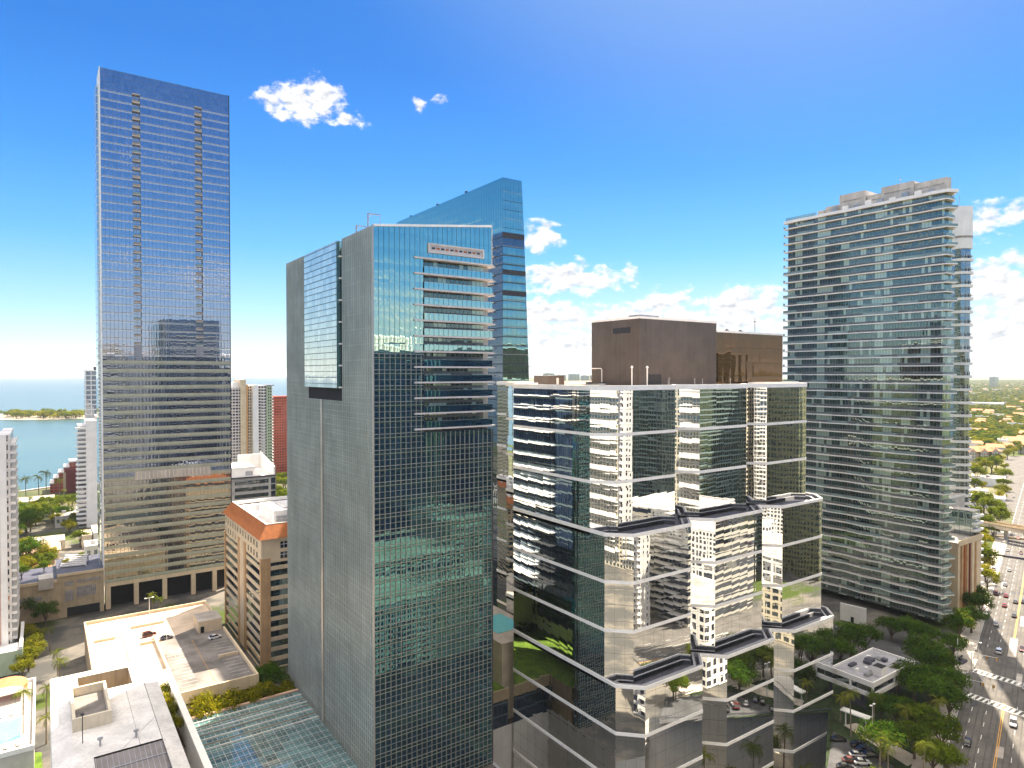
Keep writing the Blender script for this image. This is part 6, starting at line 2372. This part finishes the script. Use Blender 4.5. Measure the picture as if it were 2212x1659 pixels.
HD = math.atan2(E.y, E.x)
RG = 'cars on the wide road'
for kind, paint, u, v, fwd, lb in (
        ('van', 'paint_white', 2158, 1410, 1, 'white van in the shade, just beyond the first crosswalk'),
        ('van', 'paint_white', 2189, 1566, 0, 'white van by the orange line, below the second crosswalk'),
        ('car', 'paint_black', 2090, 1607, 0, 'black car close to the kerb at the lower right'),
        ('car', 'paint_silver', 2151, 1350, 1, 'silver car at the shadow edge beside the far pavement'),
        ('car', 'paint_maroon', 2208, 1405, 0, 'dark red car at the right edge beside the shadow'),
        ('car', 'paint_white', 2216, 1488, 1, 'white car at the right edge on the first crosswalk'),
        ('car', 'paint_grey', 2191, 1332, 1, 'dark grey car in the sun, nearest beyond the shadow'),
        ('car', 'paint_red', 2170, 1310, 1, 'bright red car with a pale roof, nearer of the two red ones'),
        ('car', 'paint_red', 2173, 1289, 1, 'bright red car, farther of the two red ones'),
        ('van', 'paint_maroon', 2152, 1284, 1, 'dark red van beside the sunlit kerb'),
        ('car', 'paint_grey', 2194, 1302, 1, 'grey car in the sun right of the red cars'),
        ('car', 'paint_silver', 2171, 1265, 1, 'silver car in the sun beyond the two red cars'),
        ('car', 'paint_white', 2180, 1233, 1, 'white car farther up the sunlit road, in mid lane'),
        ('van', 'paint_white', 2147, 1231, 1, 'white van by the yellow green street trees'),
        ('car', 'paint_blue', 2211, 1302, 1, 'dark blue car cut off by the right edge'),
        ('car', 'paint_maroon', 2205, 1196, 0, 'dark red car beyond the nearest barrier wall'),
        ('car', 'paint_red', 2199, 1164, 0, 'red car just below the viaduct'),
        ('car', 'paint_white', 2176, 1190, 1, 'white car between the two barrier walls'),
        ('car', 'paint_white', 2160, 1090, 1, 'white car parked above the viaduct near the trees'),
        ('car', 'paint_silver', 2170, 1096, 1, 'silver car parked above the viaduct'),
        ('car', 'paint_white', 2190, 1075, 1, 'white car far up the road above the viaduct')):
    car(kind, paint, at(u, v, .01), HD + (0 if fwd else math.pi), lb, RG)
DG = 'cars on the garage deck'
car('van', 'paint_maroon', (30.6, 270.2, GZ2 + .01), R(8), 'dark red van on the garage deck at the shadow edge', DG)
car('car', 'paint_grey', (35.3, 263.8, GZ2 + .01), R(6), 'dark grey car on the garage deck beside the ramp wall', DG)
car('car', 'paint_white', (49.5, 254.5, GZ2 + .01), R(8), 'white car on the garage deck before the stair cabin', DG)
car('car', 'paint_black', (12.0 - 3.4, 252, .02), R(85), 'black car parked in the shaded street left of the garage, rear one', 'cars in the street left of the garage')
car('car', 'paint_grey', (9.0, 245, .02), R(85), 'grey car parked in the shaded street left of the garage, front one', 'cars in the street left of the garage')
PG = 'cars parked below the palms'
a, b = at(1868, 1618, .02), at(1838, 1652, .02)
dv = (b - a)
hdp = math.atan2(dv.x, -dv.y)
for i, (u, v, paint, lb) in enumerate(((1812, 1600, 'paint_black', 'black parked car nearest the mirrored block under the palms'), (1855, 1612, 'paint_black', 'black parked car, farthest in the row under the palms'), (1868, 1622, 'paint_blue', 'dark blue parked car, second in the row under the palms'),
                                       (1880, 1634, 'paint_black', 'black parked car at the right of the row under the palms'), (1852, 1634, 'paint_silver', 'silver parked car in the row under the palms'),
                                       (1838, 1646, 'paint_maroon', 'dark red parked car in the row under the palms'), (1862, 1650, 'paint_white', 'white parked car in the front row under the palms'), (1826, 1660, 'paint_black', 'black parked car at the bottom left of the row'))):
    car('car', paint, at(u, v, .02), R(-38), lb, PG)
# parking court below the palms
q = [at(1800, 1580, 0), at(1930, 1655, 0), at(1925, 1760, 0), at(1770, 1760, 0)]
MB().face([(p.x, p.y, .006) for p in reversed(q)], 'asphalt_dark').build('parking_court', kind='structure')
q = [at(1822, 1566, 0), at(1850, 1562, 0), at(1990, 1640, 0), at(1960, 1655, 0)]
MB().face([(p.x, p.y, .010) for p in reversed(q)], 'pavement').build('drive', kind='structure')
for o in COL.objects:
    if o.name in ('parking_court', 'drive') and o.data.polygons[0].normal.z < 0:
        o.data.flip_normals()

# lamps and signals by the crossing
lamp('street_lamp', 'slim pale street lamp on the pavement by the shaded plaza', at(2103, 1440, .13), 9, 2.0, tuple(NR), 'street lamps by the road', 1)
lamp('street_lamp', 'slim pale street lamp farther along the pavement, by the dark street trees', at(2118, 1372, .13), 9, 2.0, tuple(NR), 'street lamps by the road', 1)
lamp('street_lamp', 'slim pale lamp post rising among the parked cars and palms', at(1884, 1606, .02), 11, .9, (1, 0, 0), 'street lamps by the road', 2)
d = thing('statue', 'dark bronze animal group with a slim white obelisk on the shaded plaza', 'statue', at(2075, 1430, .13))
p = at(2075, 1430, .13)
MB().box(p.x - 2.2, p.x + 2.2, p.y - 1.4, p.y + 1.4, .13, .9, 'slate').build('plinth', d)
MB().tube([(p.x - 1.2, p.y, 1.6), (p.x, p.y, 1.8), (p.x + 1.0, p.y, 2.2), (p.x + 1.6, p.y, 2.0)], .5, 'dark_metal', 8, .25).tube([(p.x - 1.0, p.y - .2, .9), (p.x - 1.0, p.y - .2, 1.6)], .16, 'dark_metal').tube([(p.x + .8, p.y + .2, .9), (p.x + .8, p.y + .2, 2.0)], .16, 'dark_metal').build('figures', d)
MB().tube([(p.x, p.y + 1.0, .9), (p.x, p.y + 1.0, 8.5)], .35, 'white_paint', 4, .12).build('obelisk', d)
q = [at(2048, 1418, 0), at(2112, 1424, 0), at(2100, 1452, 0), at(2040, 1446, 0)]
MB().face([(p.x, p.y, .012) for p in reversed(q)], 'pavement').build('plaza', kind='structure')
for o in COL.objects:
    if o.name == 'plaza' and o.data.polygons[0].normal.z < 0:
        o.data.flip_normals()

# patched and worn asphalt
rr = random.Random(19)
mb = MB()
for k in range(26):
    s0, w0 = rr.uniform(-75, 240), rr.uniform(.8, 32)
    strip(mb, s0, s0 + rr.uniform(3, 16), w0, w0 + rr.uniform(.8, 2.6), .0055 + k * .00004, 'asphalt_dark' if k % 3 else 'roof_grey')
for w0 in (1.6, 5.2, 8.8, 12.9, 16.2, 20.0):
    strip(mb, -78, 300, w0 - .25, w0 + .15, .0048, 'asphalt_worn')
    strip(mb, -78, 300, w0 + 1.2, w0 + 1.6, .0048, 'asphalt_worn')
mb.build('road_patch', kind='structure')
for i, (u, v, dr, lb) in enumerate(((2098, 1447, 1, 'traffic signal on a mast arm at the near end of the first crosswalk'), (2086, 1506, 1, 'traffic signal on a mast arm at the near end of the second crosswalk'))):
    p = at(u, v, .13)
    d = thing('traffic_signal', lb, 'traffic signal', p, 'traffic signals at the crossing')
    q = p + NR * 7.5 + ZZ * 6.2
    MB().tube([p, p + ZZ * 6.2], .13, 'grey_metal').build('post', d)
    MB().tube([p + ZZ * 6.0, q], .08, 'grey_metal').build('mast_arm', d)
    for f in (.6, .98):
        c = (p + ZZ * 6.0).lerp(q, f)
        MB().box(c.x - .2, c.x + .2, c.y - .2, c.y + .2, c.z - 1.05, c.z - .05, 'line_yellow').box(c.x - .14, c.x + .14, c.y - .26, c.y - .201, c.z - .95, c.z - .15, 'dark_void').build('signal_head', d)
# people on the crossing and the pavement
plain('skin', (.36, .20, .13), .6, .1, 4)
plain('cloth_dark', (.02, .022, .03), .85, .2, 4)
plain('cloth_blue', (.04, .07, .15), .85, .2, 4)
plain('hair', (.015, .01, .008), .8, .2, 4)


def person(label, pos, rz, top, group):
    t = thing('person', label, 'person', pos, group)
    # continuous figure grown from a stick skeleton
    V = [(0, 0, .95), (0, 0, 1.18), (0, 0, 1.42), (0, .0, 1.54), (0, .02, 1.66),
         (.10, .06, .90), (.11, .16, .50), (.11, .10, .08), (.11, .22, .04),
         (-.10, -.04, .90), (-.11, -.08, .50), (-.11, -.26, .10), (-.11, -.14, .04),
         (.20, 0, 1.40), (.25, -.05, 1.14), (.24, .06, .90), (.23, .10, .80),
         (-.20, 0, 1.40), (-.25, .06, 1.14), (-.24, .16, .92), (-.23, .22, .83)]
    Ed = [(0, 1), (1, 2), (2, 3), (3, 4), (0, 5), (5, 6), (6, 7), (7, 8), (0, 9), (9, 10), (10, 11), (11, 12), (2, 13), (13, 14), (14, 15), (15, 16), (2, 17), (17, 18), (18, 19), (19, 20)]
    rad = [.14, .13, .15, .06, .10, .095, .065, .05, .045, .095, .065, .05, .045, .07, .05, .038, .035, .07, .05, .038, .035]
    me = bpy.data.meshes.new('body')
    me.from_pydata(V, Ed, [])
    o = bpy.data.objects.new('body', me)
    COL.objects.link(o)
    o.parent = t
    md = o.modifiers.new('skin', 'SKIN')
    for i, s in enumerate(me.skin_vertices[0].data if me.skin_vertices else []):
        s.radius = (rad[i], rad[i])
        s.use_root = i == 0
    if not me.skin_vertices:
        bm = bmesh.new()
        bm.from_mesh(me)
        lay = bm.verts.layers.skin.verify()
        for i, v in enumerate(bm.verts):
            v[lay].radius = (rad[i], rad[i])
            v[lay].use_root = i == 0
        bm.to_mesh(me)
        bm.free()
    sd = o.modifiers.new('sub', 'SUBSURF')
    sd.levels = sd.render_levels = 1
    me.materials.append(M[top])
    MB().lathe(Vector(pos) + Vector((0, .02, 1.66)), [(0, -.08), (.115, -.02), (.12, .05), (.09, .12), (0, .14)], 'hair', 10).build('hair', t)
    t.rotation_euler = (0, 0, rz)
    return t


person('person in dark clothes walking between the crosswalks, left one', at(2118, 1482, .01), .4, 'cloth_dark', 'people on the crossing')
person('person in dark clothes walking between the crosswalks, right one', at(2145, 1490, .01), .9, 'cloth_dark', 'people on the crossing')
person('person in blue walking along the pavement below the second crosswalk', at(2061, 1563, .13), 2.0, 'cloth_blue', None)

for i, (key, x, y, z, sc_) in enumerate((('mid1', 142, 101, COURT, 1.3), ('dark1', 152, 98, COURT, .9), ('mid2', 163, 102, COURT, 1.2), ('palm2', 172, 105, COURT, 1.2), ('palm1', 134, 103, COURT, 1.3), ('palm2', 158, 104, COURT, 1.1), ('mid1', 182, 109, COURT, 1.0),
                                          ('light1', 122, 104, COURT, 1.2), ('palm3', 128, 101, COURT, 1.4), ('dark2', 186, 90, 0, .9), ('palm1', 176, 84, 0, .9), ('mid2', 166, 80, 0, 1.1))):
    plant(key, (x, y, z), sc_, 'tree in the forecourt below the stepped mirror block, seen in its lowest glass', 'forecourt trees')
# air over the far land and the bay
g = nmat('haze_air')
pv = g.n('ShaderNodeVolumePrincipled')
pv.inputs['Color'].default_value = (.80, .88, .95, 1)
pv.inputs['Density'].default_value = 3.6e-5
o = g.n('ShaderNodeOutputMaterial')
g.nt.links.new(pv.outputs[0], o.inputs['Volume'])
MB().box(-19400, 19400, -19400, 19400, -1.4, 250, 'haze_air').build('haze', None, None, None, None, 'stuff')
